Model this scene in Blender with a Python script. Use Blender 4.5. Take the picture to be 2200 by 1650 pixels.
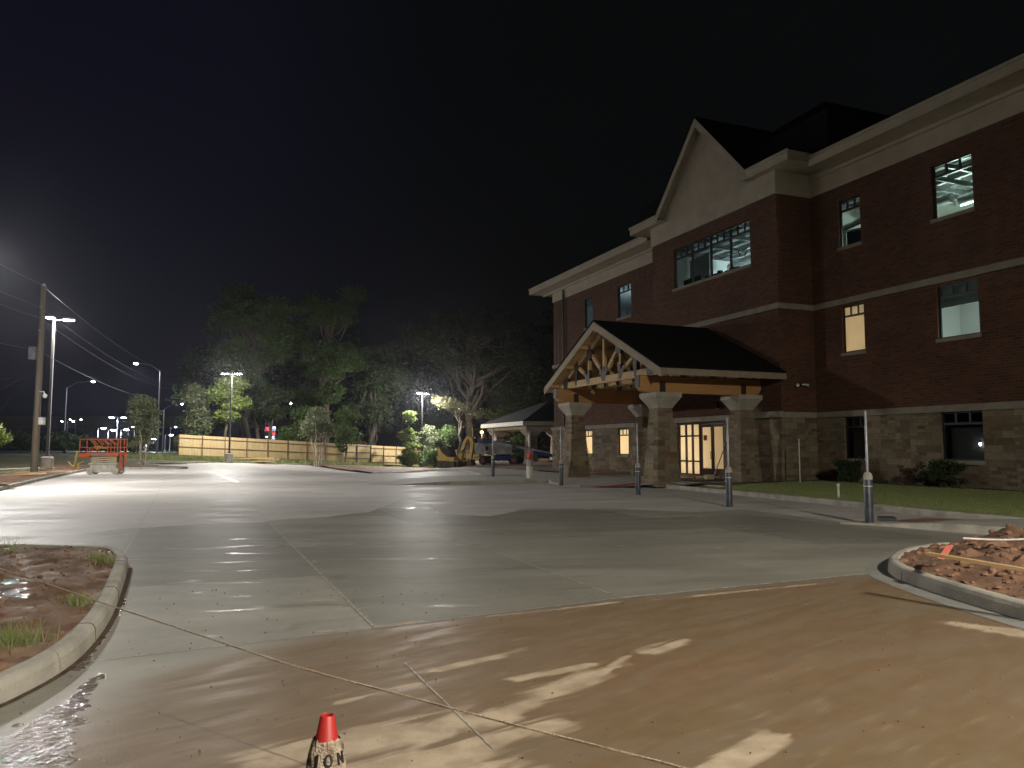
import bpy, bmesh, math, random
import numpy as np
from mathutils import Vector, Matrix, noise
from mathutils.geometry import delaunay_2d_cdt
R = math.radians
for o in list(bpy.data.objects): bpy.data.objects.remove(o)
S = bpy.context.scene; COL = S.collection
rnd = random.Random(7)

# ------------------------------------------------ camera, sky, exposure
F_, CX_, CY_, HZ_ = 1653.0, 1100.0, 825.0, 962.0
PITCH = math.atan((HZ_-CY_)/F_)
cam = bpy.data.cameras.new('camera'); cam_o = bpy.data.objects.new('camera', cam); COL.objects.link(cam_o)
cam_o.location = (0, 0, 1.6); cam_o.rotation_euler = (R(90)+PITCH, 0, 0)
cam.sensor_width = 36; cam.lens = 36*F_/2200; cam.clip_start = .05; cam.clip_end = 3000
S.camera = cam_o
S.render.resolution_x = 1024; S.render.resolution_y = 768
S.view_settings.view_transform = 'Standard'; S.view_settings.look = 'None'
S.view_settings.exposure = .5; S.view_settings.gamma = 1
S.cycles.max_bounces = 6; S.cycles.diffuse_bounces = 3; S.cycles.transparent_max_bounces = 8
S.cycles.sample_clamp_indirect = 4; S.cycles.caustics_reflective = False; S.cycles.caustics_refractive = False
W = bpy.data.worlds.new('World'); S.world = W; W.use_nodes = True
nt = W.node_tree; nt.nodes.clear()
def N_(nt, t, **k):
    n = nt.nodes.new(t)
    for a, b in k.items():
        if a.startswith('i_'): n.inputs[a[2:].replace('_', ' ')].default_value = b
        else: setattr(n, a, b)
    return n
# night sky: city glow low on the left, black overcast elsewhere
tc = N_(nt, 'ShaderNodeTexCoord'); bg = N_(nt, 'ShaderNodeBackground'); ow = N_(nt, 'ShaderNodeOutputWorld')
dp = N_(nt, 'ShaderNodeVectorMath', operation='DOT_PRODUCT'); dp.inputs[1].default_value = Vector((-.78, .57, .24)).normalized()
mr = N_(nt, 'ShaderNodeMapRange', interpolation_type='SMOOTHERSTEP'); mr.inputs[1].default_value = .58; mr.inputs[2].default_value = 1.0
nz = N_(nt, 'ShaderNodeTexNoise', i_Scale=2.2, i_Detail=5); 
rp = N_(nt, 'ShaderNodeValToRGB'); rp.color_ramp.elements[0].color = (.0022, .0024, .0026, 1); rp.color_ramp.elements[1].color = (.0042, .0040, .0092, 1)
e = rp.color_ramp.elements.new(.45); e.color = (.0026, .0029, .0050, 1)
mx = N_(nt, 'ShaderNodeMix', data_type='RGBA', blend_type='MULTIPLY'); mx.inputs[0].default_value = .6
nt.links.new(tc.outputs['Generated'], dp.inputs[0]); nt.links.new(tc.outputs['Generated'], nz.inputs['Vector'])
nt.links.new(dp.outputs['Value'], mr.inputs[0]); nt.links.new(mr.outputs[0], rp.inputs[0])
nt.links.new(rp.outputs[0], mx.inputs[6]); nt.links.new(nz.outputs[0], mx.inputs[7]); nt.links.new(mx.outputs[2], bg.inputs[0])
bg.inputs[1].default_value = 1.15; nt.links.new(bg.outputs[0], ow.inputs[0])

# ------------------------------------------------ survey helpers (pixel of the photograph -> ground point)
cp, sp = math.cos(PITCH), math.sin(PITCH)
def ray(px, py):
    a = (px-CX_)/F_; b = (CY_-py)/F_
    return a, cp-b*sp, sp+b*cp
def sstep(a, b, x):
    t = min(1, max(0, (x-a)/(b-a))); return t*t*(3-2*t)
def G(x, y):                                   # terrain: flat lot, far end tilts down to the right
    return sstep(45, 78, y)*min(.6, max(-1.2, -1.7-.065*x))*(1-sstep(-11, -2, x)*sstep(125, 105, y))
def gp(px, py, dz=0):
    r = ray(px, py); y = 1.0; 
    while y < 300:
        x = r[0]/r[1]*y; z = 1.6+r[2]/r[1]*y
        if z <= G(x, y)+dz: break
        y *= 1.004
    return x, y
def gx(px, Y): r = ray(px, 962); return r[0]/r[1]*Y
O2 = (13.07, 33.0); AF = R(22.2)
U2 = (-math.sin(AF), math.cos(AF)); N2 = (-math.cos(AF), -math.sin(AF))
def fw(u, n): return O2[0]+u*U2[0]+n*N2[0], O2[1]+u*U2[1]+n*N2[1]
def wf(x, y): dx, dy = x-O2[0], y-O2[1]; return dx*U2[0]+dy*U2[1], dx*N2[0]+dy*N2[1]
ROTF = math.atan2(U2[1], U2[0])

# ------------------------------------------------ materials
def mat(name, c1, c2=None, scale=3, rough=.8, rough2=None, bump=0, bscale=None, metal=0, detail=6, emit=None, estr=0, spec=None, coords='Object', ramp=(.35, .65), trans=0, coat=0):
    m = bpy.data.materials.new(name); m.use_nodes = True; t = m.node_tree; b = t.nodes['Principled BSDF']
    b.inputs['Roughness'].default_value = rough; b.inputs['Metallic'].default_value = metal
    b.inputs['Base Color'].default_value = (*c1, 1)
    if spec is not None: b.inputs['Specular IOR Level'].default_value = spec
    if coat: b.inputs['Coat Weight'].default_value = coat
    co = N_(t, 'ShaderNodeTexCoord')
    if c2 is not None:
        n = N_(t, 'ShaderNodeTexNoise', i_Scale=scale, i_Detail=detail); r = N_(t, 'ShaderNodeValToRGB')
        r.color_ramp.elements[0].color = (*c1, 1); r.color_ramp.elements[1].color = (*c2, 1)
        r.color_ramp.elements[0].position = ramp[0]; r.color_ramp.elements[1].position = ramp[1]
        t.links.new(co.outputs[coords], n.inputs['Vector']); t.links.new(n.outputs[0], r.inputs[0]); t.links.new(r.outputs[0], b.inputs['Base Color'])
        if rough2 is not None:
            q = N_(t, 'ShaderNodeMapRange'); q.inputs[1].default_value = .35; q.inputs[2].default_value = .65
            q.inputs[3].default_value = rough; q.inputs[4].default_value = rough2
            t.links.new(n.outputs[0], q.inputs[0]); t.links.new(q.outputs[0], b.inputs['Roughness'])
    if bump:
        n2 = N_(t, 'ShaderNodeTexNoise', i_Scale=bscale or scale*6, i_Detail=5); bp = N_(t, 'ShaderNodeBump', i_Strength=bump, i_Distance=.02)
        t.links.new(co.outputs[coords], n2.inputs['Vector']); t.links.new(n2.outputs[0], bp.inputs['Height']); t.links.new(bp.outputs[0], b.inputs['Normal'])
    if emit: b.inputs['Emission Color'].default_value = (*emit, 1); b.inputs['Emission Strength'].default_value = estr
    return m
def leafmat(name, c1, c2, tr=.35):
    m = bpy.data.materials.new(name); m.use_nodes = True; t = m.node_tree; b = t.nodes['Principled BSDF']; out = t.nodes['Material Output']
    g = N_(t, 'ShaderNodeNewGeometry'); r = N_(t, 'ShaderNodeValToRGB')
    r.color_ramp.elements[0].color = (*c1, 1); r.color_ramp.elements[1].color = (*c2, 1)
    t.links.new(g.outputs['Random Per Island'], r.inputs[0]); t.links.new(r.outputs[0], b.inputs['Base Color'])
    b.inputs['Roughness'].default_value = .6
    tl = N_(t, 'ShaderNodeBsdfTranslucent'); ms = N_(t, 'ShaderNodeMixShader'); ms.inputs[0].default_value = tr
    t.links.new(r.outputs[0], tl.inputs[0]); t.links.new(b.outputs[0], ms.inputs[1]); t.links.new(tl.outputs[0], ms.inputs[2]); t.links.new(ms.outputs[0], out.inputs[0])
    return m
def brickmat():
    m = bpy.data.materials.new('red_brick'); m.use_nodes = True; t = m.node_tree; b = t.nodes['Principled BSDF']
    co = N_(t, 'ShaderNodeTexCoord'); sx = N_(t, 'ShaderNodeSeparateXYZ'); ad = N_(t, 'ShaderNodeMath', operation='ADD'); cb = N_(t, 'ShaderNodeCombineXYZ')
    L = t.links.new
    L(co.outputs['Object'], sx.inputs[0]); L(sx.outputs[0], ad.inputs[0]); L(sx.outputs[1], ad.inputs[1]); L(ad.outputs[0], cb.inputs[0]); L(sx.outputs[2], cb.inputs[1])
    br = N_(t, 'ShaderNodeTexBrick'); br.inputs['Scale'].default_value = 1; br.inputs['Brick Width'].default_value = .30; br.inputs['Row Height'].default_value = .1
    br.inputs['Mortar Size'].default_value = .011; br.inputs['Mortar Smooth'].default_value = .2; br.inputs['Bias'].default_value = 0
    br.inputs['Color1'].default_value = (.145, .054, .027, 1); br.inputs['Color2'].default_value = (.070, .030, .017, 1); br.inputs['Mortar'].default_value = (.115, .085, .06, 1)
    L(cb.outputs[0], br.inputs['Vector'])
    nz = N_(t, 'ShaderNodeTexNoise', i_Scale=.5, i_Detail=4); L(cb.outputs[0], nz.inputs['Vector'])
    mp = N_(t, 'ShaderNodeMapRange'); mp.inputs[3].default_value = .6; mp.inputs[4].default_value = 1.4; L(nz.outputs[0], mp.inputs[0])
    mm = N_(t, 'ShaderNodeVectorMath', operation='SCALE'); L(br.outputs[0], mm.inputs[0]); L(mp.outputs[0], mm.inputs['Scale']); L(mm.outputs[0], b.inputs['Base Color'])
    b.inputs['Roughness'].default_value = .85
    bp = N_(t, 'ShaderNodeBump', i_Strength=.7, i_Distance=.012); bp.invert = True; L(br.outputs['Fac'], bp.inputs['Height']); L(bp.outputs[0], b.inputs['Normal'])
    return m
def stonemat():
    m = bpy.data.materials.new('ashlar_stone'); m.use_nodes = True; t = m.node_tree; b = t.nodes['Principled BSDF']; L = t.links.new
    co = N_(t, 'ShaderNodeTexCoord'); sx = N_(t, 'ShaderNodeSeparateXYZ'); ad = N_(t, 'ShaderNodeMath', operation='ADD'); cb = N_(t, 'ShaderNodeCombineXYZ')
    L(co.outputs['Object'], sx.inputs[0]); L(sx.outputs[0], ad.inputs[0]); L(sx.outputs[1], ad.inputs[1]); L(ad.outputs[0], cb.inputs[0]); L(sx.outputs[2], cb.inputs[1])
    def brk(w, h, off):
        q = N_(t, 'ShaderNodeTexBrick'); q.inputs['Scale'].default_value = 1; q.inputs['Brick Width'].default_value = w; q.inputs['Row Height'].default_value = h
        q.inputs['Mortar Size'].default_value = .008; q.inputs['Mortar Smooth'].default_value = .1; q.inputs['Color1'].default_value = (0, 0, 0, 1); q.inputs['Color2'].default_value = (1, 1, 1, 1); q.inputs['Mortar'].default_value = (.5, .5, .5, 1)
        q.inputs['Bias'].default_value = 0; q.offset = off; L(cb.outputs[0], q.inputs['Vector']); return q
    A = brk(.66, .24, .37); B = brk(.33, .12, .43)
    # cells of .88 x .4 choose large or small stones
    fl = N_(t, 'ShaderNodeVectorMath', operation='SNAP'); fl.inputs[1].default_value = (.66, .48, 10); L(cb.outputs[0], fl.inputs[0])
    wn = N_(t, 'ShaderNodeTexWhiteNoise', noise_dimensions='3D'); L(fl.outputs[0], wn.inputs['Vector'])
    gt = N_(t, 'ShaderNodeMath', operation='GREATER_THAN'); gt.inputs[1].default_value = .60; L(wn.outputs[0], gt.inputs[0])
    m1 = N_(t, 'ShaderNodeMix', data_type='RGBA'); L(gt.outputs[0], m1.inputs[0]); L(A.outputs[0], m1.inputs[6]); L(B.outputs[0], m1.inputs[7])
    m2 = N_(t, 'ShaderNodeMix', data_type='FLOAT'); L(gt.outputs[0], m2.inputs[0]); L(A.outputs['Fac'], m2.inputs[2]); L(B.outputs['Fac'], m2.inputs[3])
    rr = N_(t, 'ShaderNodeValToRGB'); cr = rr.color_ramp; cr.interpolation = 'LINEAR'
    cols = [(0, (.13, .10, .06)), (.22, (.22, .165, .10)), (.42, (.30, .245, .165)), (.6, (.18, .15, .10)), (.8, (.34, .275, .18)), (1, (.18, .115, .07))]
    cr.elements[0].position = 0; cr.elements[0].color = (*cols[0][1], 1); cr.elements[1].position = 1; cr.elements[1].color = (*cols[-1][1], 1)
    for p_, c_ in cols[1:-1]: e = cr.elements.new(p_); e.color = (*c_, 1)
    L(m1.outputs[2], rr.inputs[0])
    nz = N_(t, 'ShaderNodeTexNoise', i_Scale=6, i_Detail=6); L(cb.outputs[0], nz.inputs['Vector'])
    mp = N_(t, 'ShaderNodeMapRange'); mp.inputs[3].default_value = .48; mp.inputs[4].default_value = 1.12; L(nz.outputs[0], mp.inputs[0])
    mm = N_(t, 'ShaderNodeVectorMath', operation='SCALE'); L(rr.outputs[0], mm.inputs[0]); L(mp.outputs[0], mm.inputs['Scale'])
    m3 = N_(t, 'ShaderNodeMix', data_type='RGBA'); L(m2.outputs[0], m3.inputs[0]); L(mm.outputs[0], m3.inputs[6]); m3.inputs[7].default_value = (.16, .135, .10, 1)
    L(m3.outputs[2], b.inputs['Base Color']); b.inputs['Roughness'].default_value = .85
    sb = N_(t, 'ShaderNodeMath', operation='SUBTRACT'); L(nz.outputs[0], sb.inputs[0]); L(m2.outputs[0], sb.inputs[1])
    bp = N_(t, 'ShaderNodeBump', i_Strength=.8, i_Distance=.025); L(sb.outputs[0], bp.inputs['Height']); L(bp.outputs[0], b.inputs['Normal'])
    return m
def woodmat(name, c1, c2, sc=(2, 18, 18), rough=.7):
    m = bpy.data.materials.new(name); m.use_nodes = True; t = m.node_tree; b = t.nodes['Principled BSDF']; L = t.links.new
    co = N_(t, 'ShaderNodeTexCoord'); mp = N_(t, 'ShaderNodeMapping'); mp.inputs['Scale'].default_value = sc
    n = N_(t, 'ShaderNodeTexNoise', i_Scale=1, i_Detail=5, i_Distortion=.6); r = N_(t, 'ShaderNodeValToRGB')
    r.color_ramp.elements[0].color = (*c1, 1); r.color_ramp.elements[1].color = (*c2, 1); r.color_ramp.elements[0].position = .3; r.color_ramp.elements[1].position = .7
    L(co.outputs['Object'], mp.inputs[0]); L(mp.outputs[0], n.inputs['Vector']); L(n.outputs[0], r.inputs[0]); L(r.outputs[0], b.inputs['Base Color'])
    bp = N_(t, 'ShaderNodeBump', i_Strength=.3, i_Distance=.01); L(n.outputs[0], bp.inputs['Height']); L(bp.outputs[0], b.inputs['Normal'])
    b.inputs['Roughness'].default_value = rough
    return m
def emat(name, col, s):
    m = bpy.data.materials.new(name); m.use_nodes = True; t = m.node_tree; t.nodes.clear()
    e = N_(t, 'ShaderNodeEmission'); e.inputs[0].default_value = (*col, 1); e.inputs[1].default_value = s; o = N_(t, 'ShaderNodeOutputMaterial'); t.links.new(e.outputs[0], o.inputs[0])
    return m
def lotmat():
    m = bpy.data.materials.new('lot_concrete'); m.use_nodes = True; t = m.node_tree; b = t.nodes['Principled BSDF']; L = t.links.new
    co = N_(t, 'ShaderNodeTexCoord'); at = N_(t, 'ShaderNodeAttribute', attribute_name='mask'); se = N_(t, 'ShaderNodeSeparateColor'); L(at.outputs['Color'], se.inputs[0])
    def nz(s, d=6, v=None, dist=0):
        n = N_(t, 'ShaderNodeTexNoise', i_Scale=s, i_Detail=d, i_Distortion=dist); L((v or co.outputs['Object']), n.inputs['Vector']); return n.outputs[0]
    def mth(op, a, c=None, d=None, cl=False):
        n = N_(t, 'ShaderNodeMath', operation=op); n.use_clamp = cl
        for i, v in enumerate((a, c, d)):
            if v is None: continue
            if isinstance(v, (int, float)): n.inputs[i].default_value = v
            else: L(v, n.inputs[i])
        return n.outputs[0]
    def rng(v, a, c, x=0, y=1):
        n = N_(t, 'ShaderNodeMapRange', interpolation_type='SMOOTHSTEP'); n.inputs[1].default_value = a; n.inputs[2].default_value = c; n.inputs[3].default_value = x; n.inputs[4].default_value = y; L(v, n.inputs[0]); return n.outputs[0]
    def mixc(f, a, c, bt='MIX'):
        n = N_(t, 'ShaderNodeMix', data_type='RGBA', blend_type=bt)
        if isinstance(f, (int, float)): n.inputs[0].default_value = f
        else: L(f, n.inputs[0])
        for i, v in ((6, a), (7, c)):
            if isinstance(v, tuple): n.inputs[i].default_value = (*v, 1)
            else: L(v, n.inputs[i])
        return n.outputs[2]
    # streaks along the broom direction (across the drive lanes)
    mp = N_(t, 'ShaderNodeMapping', vector_type='TEXTURE'); mp.inputs['Rotation'].default_value = (0, 0, R(9)); mp.inputs['Scale'].default_value = (2.2, .67, 1); L(co.outputs['Object'], mp.inputs[0]); sv = mp.outputs[0]
    n1 = nz(.8, 8, sv, .4); n2 = nz(5, 8); n3 = nz(.35, 4, sv); n4 = nz(60, 3)
    dry = mixc(rng(n1, .3, .7), (.38, .355, .33), (.52, .49, .455)); dry = mixc(rng(n2, .35, .75, 0, .35), dry, (.31, .29, .27))
    wetc = mixc(rng(n1, .3, .7), (.205, .196, .165), (.28, .267, .225)); wetc = mixc(rng(n2, .4, .8, 0, .3), wetc, (.15, .14, .12))
    sb = N_(t, 'ShaderNodeAttribute', attribute_name='slab').outputs['Fac']
    wf_ = rng(mth('ADD', mth('ADD', se.outputs[0], mth('MULTIPLY', mth('SUBTRACT', n1, .5), .9)), mth('MULTIPLY', mth('SUBTRACT', sb, .5), .40)), .46, .54)
    gain = mth('ADD', .74, mth('MULTIPLY', sb, .5)); vm = N_(t, 'ShaderNodeVectorMath', operation='SCALE'); L(wetc, vm.inputs[0]); L(gain, vm.inputs['Scale']); wetc = vm.outputs[0]
    c = mixc(wf_, dry, wetc)
    mudn = mixc(rng(n3, .35, .65), (.18, .125, .066), (.20, .115, .056)); mudn = mixc(rng(n2, .3, .7, 0, .5), mudn, (.14, .096, .054))
    mp3 = N_(t, 'ShaderNodeMapping', vector_type='TEXTURE'); mp3.inputs['Rotation'].default_value = (0, 0, R(40)); mp3.inputs['Scale'].default_value = (2.6, .5, 1); L(co.outputs['Object'], mp3.inputs[0]); st3 = nz(2.4, 8, mp3.outputs[0], .5)
    lowf = nz(.45, 3, None, .5); mudn = mixc(rng(lowf, .42, .66, 0, .5), mudn, (.18, .11, .060)); mudn = mixc(rng(st3, .30, .72, 0, .30), mudn, (.135, .115, .085)); mudn = mixc(rng(nz(7, 6, mp3.outputs[0]), .55, .8, 0, .5), mudn, (.30, .235, .16))
    mf = rng(mth('ADD', se.outputs[1], mth('MULTIPLY', mth('SUBTRACT', n1, .5), .35)), .3, .7)
    c = mixc(mth('MULTIPLY', mf, .93), c, mudn)
    pale = mixc(rng(n2, .35, .65), (.44, .355, .255), (.33, .26, .18))
    sf = rng(mth('ADD', se.outputs[2], mth('MULTIPLY', mth('SUBTRACT', nz(2.6, 10, mp3.outputs[0], 1.0), .5), 1.9)), .40, .78)
    c = mixc(sf, c, pale)
    c = mixc(rng(n4, .62, .72, 0, .5), c, (.12, .10, .08))
    pf = rng(mth('ADD', at.outputs['Alpha'], mth('MULTIPLY', mth('SUBTRACT', nz(5, 7, None, 1.2), .5), 1.3)), .42, .55)
    c = mixc(mth('MULTIPLY', pf, .8), c, (.085, .055, .03))
    L(c, b.inputs['Base Color'])
    wr = rng(nz(1.6, 7, sv, .9), .31, .40, .30, .56)
    ro = mth('ADD', mth('MULTIPLY', wf_, wr), mth('MULTIPLY', mth('SUBTRACT', 1, wf_), rng(n1, .3, .7, .5, .75)))
    ro = mth('ADD', mth('MULTIPLY', ro, mth('SUBTRACT', 1, mf)), mth('MULTIPLY', mf, rng(st3, .35, .65, .38, .62))); 
    ro = mth('MAXIMUM', ro, mth('MULTIPLY', sf, .7)); ro = mth('MULTIPLY', ro, mth('SUBTRACT', 1, mth('MULTIPLY', pf, .88)))
    L(ro, b.inputs['Roughness'])
    hh = mth('ADD', mth('MULTIPLY', n4, .35), mth('MULTIPLY', n2, .8)); hh = mth('ADD', hh, mth('MULTIPLY', mth('MULTIPLY', nz(16, 6, None, .8), pf), 3.5))
    bp = N_(t, 'ShaderNodeBump', i_Strength=.35, i_Distance=.012); L(hh, bp.inputs['Height']); L(bp.outputs[0], b.inputs['Normal'])
    return m
M = {}
M['lot'] = lotmat()
M['brick'] = brickmat(); M['stone'] = stonemat()
M['cream'] = mat('cream_trim', (.47, .425, .335), (.40, .36, .285), 1.5, .6)
M['cast'] = mat('cast_stone', (.32, .29, .235), (.25, .225, .18), 2.5, .8, bump=.15)
M['capm'] = mat('column_cap_stone', (.42, .39, .33), (.33, .30, .25), 2, .8, bump=.1)
M['shingle'] = mat('dark_shingle', (.016, .016, .016), (.009, .009, .009), 8, .95, bump=.5, bscale=25, spec=.1)
M['glulam'] = woodmat('glulam_timber', (.40, .20, .065), (.52, .29, .11), (1.2, 1.2, 22))
M['pine'] = woodmat('pine_timber', (.44, .30, .14), (.55, .39, .20)); M['trimwood'] = woodmat('weathered_fascia_board', (.27, .22, .155), (.34, .28, .20), (3, 3, 3))
M['deck'] = woodmat('pine_decking', (.50, .31, .13), (.64, .43, .20), (12, 3, 12))
M['fence'] = woodmat('fence_cedar', (.42, .31, .145), (.55, .42, .22), (7, 7, .8))
M['steelb'] = mat('dark_brown_steel', (.035, .022, .016), None, rough=.5)
M['frame'] = mat('bronze_frame', (.022, .022, .022), None, rough=.4)
M['brownframe'] = mat('brown_door_frame', (.06, .032, .022), None, rough=.45)
M['kerb'] = mat('kerb_concrete', (.26, .245, .21), (.43, .405, .345), 2.2, .8, bump=.5, bscale=45, ramp=(.3, .58))
M['gutter'] = mat('gutter_concrete', (.26, .255, .24), (.20, .195, .18), 2, .55, bump=.2, bscale=30)
M['walk'] = mat('walk_concrete', (.42, .40, .36), (.34, .325, .29), 1.2, .7, bump=.2, bscale=30)
M['dirt'] = mat('red_dirt', (.12, .065, .038), (.25, .14, .085), 3.5, .9, rough2=.75, bump=1, bscale=14)
M['mud'] = mat('wet_mud', (.15, .085, .05), (.27, .17, .11), 2.5, .95, rough2=.6, spec=.3, bump=1, bscale=26)
M['mulch'] = mat('mulch', (.045, .026, .016), (.11, .065, .04), 9, .9, bump=1, bscale=30)
M['grass'] = mat('turf', (.22, .26, .09), (.29, .32, .12), 2.5, .9, bump=.8, bscale=40)
M['roughgrass'] = mat('rough_grass', (.05, .07, .02), (.13, .10, .05), .6, .9, bump=.8, bscale=12)
M['red'] = mat('red_detectable_mat', (.30, .06, .042), (.22, .05, .038), 8, .6)
M['joint'] = mat('joint_sealant', (.50, .47, .40), (.20, .19, .16), 14, .6)
M['white'] = mat('white_paint', (.75, .75, .73), (.6, .6, .58), 6, .5)
M['pvc'] = mat('white_pvc', (.62, .61, .56), (.5, .48, .42), 8, .4)
M['galv'] = mat('galvanised_steel', (.35, .36, .37), (.25, .26, .27), 4, .45, metal=.6)
M['polem'] = mat('bronze_pole_paint', (.065, .06, .058), None, rough=.45)
M['polewood'] = woodmat('utility_pole_wood', (.095, .075, .05), (.15, .12, .085), (14, 14, .6))
M['concbase'] = mat('pole_base_concrete', (.38, .36, .32), (.30, .28, .25), 4, .8, bump=.3)
M['orange'] = mat('orange_paint', (.60, .115, .03), (.50, .09, .025), 5, .45)
M['yellow'] = mat('yellow_paint', (.50, .33, .045), (.36, .25, .05), 4, .5)
M['cratewood'] = mat('worn_tan_paint', (.48, .45, .30), (.36, .33, .2), 6, .6)
M['offwhite'] = mat('dirty_white_paint', (.58, .56, .50), (.42, .38, .32), 4, .5)
M['greyp'] = mat('grey_hood_paint', (.40, .40, .40), (.30, .30, .30), 3, .45)
M['bluep'] = mat('blue_paint', (.025, .045, .20), (.02, .03, .12), 4, .45)
M['tyre'] = mat('tyre_rubber', (.03, .028, .026), None, rough=.8)
M['rim'] = mat('red_brown_rim', (.22, .07, .05), None, rough=.6)
M['black'] = mat('black_plastic', (.015, .015, .015), None, rough=.5)
M['bollard'] = mat('bollard_sleeve', (.030, .036, .05), (.065, .072, .088), 7, .32, rough2=.5)
M['bcap'] = mat('bollard_mortar', (.40, .38, .33), (.24, .23, .20), 9, .8, bump=.5)
M['cone'] = mat('cone_orange_red', (.40, .022, .018), (.31, .018, .016), 9, .5)
M['tape'] = mat('muddy_tape', (.46, .38, .28), (.15, .10, .065), 20, .6, bump=.8, ramp=(.42, .66))
M['rope'] = mat('rope_fibre', (.30, .24, .17), (.62, .52, .38), 90, .7, bump=.6)
M['room'] = mat('drywall_white', (.74, .74, .70), (.68, .68, .64), 1, .9)
M['roomg'] = mat('drywall_grey', (.44, .46, .46), (.38, .40, .40), 1, .9)
M['warmroom'] = mat('cream_room', (.78, .68, .50), (.74, .64, .46), 1, .9)
M['duct'] = mat('silver_duct', (.55, .58, .60), (.4, .42, .44), 6, .3, metal=.8)
M['darkpanel'] = mat('dark_panel', (.03, .035, .035), None, rough=.7)
M['paper'] = mat('masking_paper', (.66, .55, .37), (.60, .49, .32), 1.3, .8)
M['darkgl'] = mat('dark_curtain_brown', (.07, .045, .035), None, rough=.6)
M['lamp'] = emat('led_lens', (.93, .95, 1.0), 60); M['farlamp'] = emat('far_lamp_lens', (.78, .86, 1.0), 45); M['sodium'] = emat('sodium_lens', (1, .55, .2), 20)
M['redsign'] = emat('red_sign_light', (1, .08, .12), 1.6); M['whitesign'] = emat('white_sign_light', (.7, .75, 1), 1.6)
M['pinkrib'] = mat('pink_flagging', (.75, .20, .15), None, rough=.6)
M['bark'] = mat('bark', (.065, .052, .034), (.12, .10, .07), 5, .9, bump=.8, bscale=10)
M['palebark'] = mat('pale_bark', (.40, .34, .27), (.28, .23, .18), 5, .85)
M['leafA'] = leafmat('leaf_green', (.045, .085, .018), (.11, .17, .04)); M['leafB'] = leafmat('leaf_dark', (.025, .045, .014), (.06, .09, .025))
M['leafC'] = leafmat('leaf_greygreen', (.10, .13, .06), (.19, .21, .11)); M['leafD'] = leafmat('leaf_bright', (.10, .15, .03), (.23, .29, .07))
M['leafE'] = leafmat('leaf_sparse_pale', (.14, .15, .06), (.28, .27, .14)); M['leafR'] = leafmat('leaf_redbrown', (.07, .03, .02), (.13, .06, .03))
M['gblade'] = leafmat('grass_blade', (.20, .26, .08), (.31, .34, .14))
def glassmat():
    m = bpy.data.materials.new('window_glass'); m.use_nodes = True; t = m.node_tree; t.nodes.clear(); L = t.links.new
    tr = N_(t, 'ShaderNodeBsdfTransparent'); tr.inputs[0].default_value = (.76, .85, .85, 1); gl = N_(t, 'ShaderNodeBsdfGlossy'); gl.inputs['Roughness'].default_value = .02
    fr = N_(t, 'ShaderNodeFresnel'); mx = N_(t, 'ShaderNodeMixShader'); o = N_(t, 'ShaderNodeOutputMaterial')
    ge = N_(t, 'ShaderNodeNewGeometry'); mu = N_(t, 'ShaderNodeMath', operation='MULTIPLY'); su = N_(t, 'ShaderNodeMath', operation='SUBTRACT'); su.inputs[0].default_value = 1; L(ge.outputs['Backfacing'], su.inputs[1]); L(fr.outputs[0], mu.inputs[0]); L(su.outputs[0], mu.inputs[1]); L(mu.outputs[0], mx.inputs[0]); L(tr.outputs[0], mx.inputs[1]); L(gl.outputs[0], mx.inputs[2]); L(mx.outputs[0], o.inputs[0]); return m
M['glass'] = glassmat()
def transl(name, c):
    m = bpy.data.materials.new(name); m.use_nodes = True; t = m.node_tree; t.nodes.clear(); L = t.links.new
    co = N_(t, 'ShaderNodeTexCoord'); n = N_(t, 'ShaderNodeTexNoise', i_Scale=1.2, i_Detail=4); L(co.outputs['Object'], n.inputs['Vector'])
    r = N_(t, 'ShaderNodeValToRGB'); r.color_ramp.elements[0].color = (c[0]*.86, c[1]*.85, c[2]*.82, 1); r.color_ramp.elements[1].color = (*c, 1); L(n.outputs[0], r.inputs[0])
    a = N_(t, 'ShaderNodeBsdfTranslucent'); d = N_(t, 'ShaderNodeBsdfDiffuse'); L(r.outputs[0], a.inputs[0]); L(r.outputs[0], d.inputs[0])
    mx = N_(t, 'ShaderNodeMixShader'); mx.inputs[0].default_value = .4; o = N_(t, 'ShaderNodeOutputMaterial'); L(a.outputs[0], mx.inputs[1]); L(d.outputs[0], mx.inputs[2]); L(mx.outputs[0], o.inputs[0]); return m
M['blind'] = transl('lit_paper', (.86, .80, .67))

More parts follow.
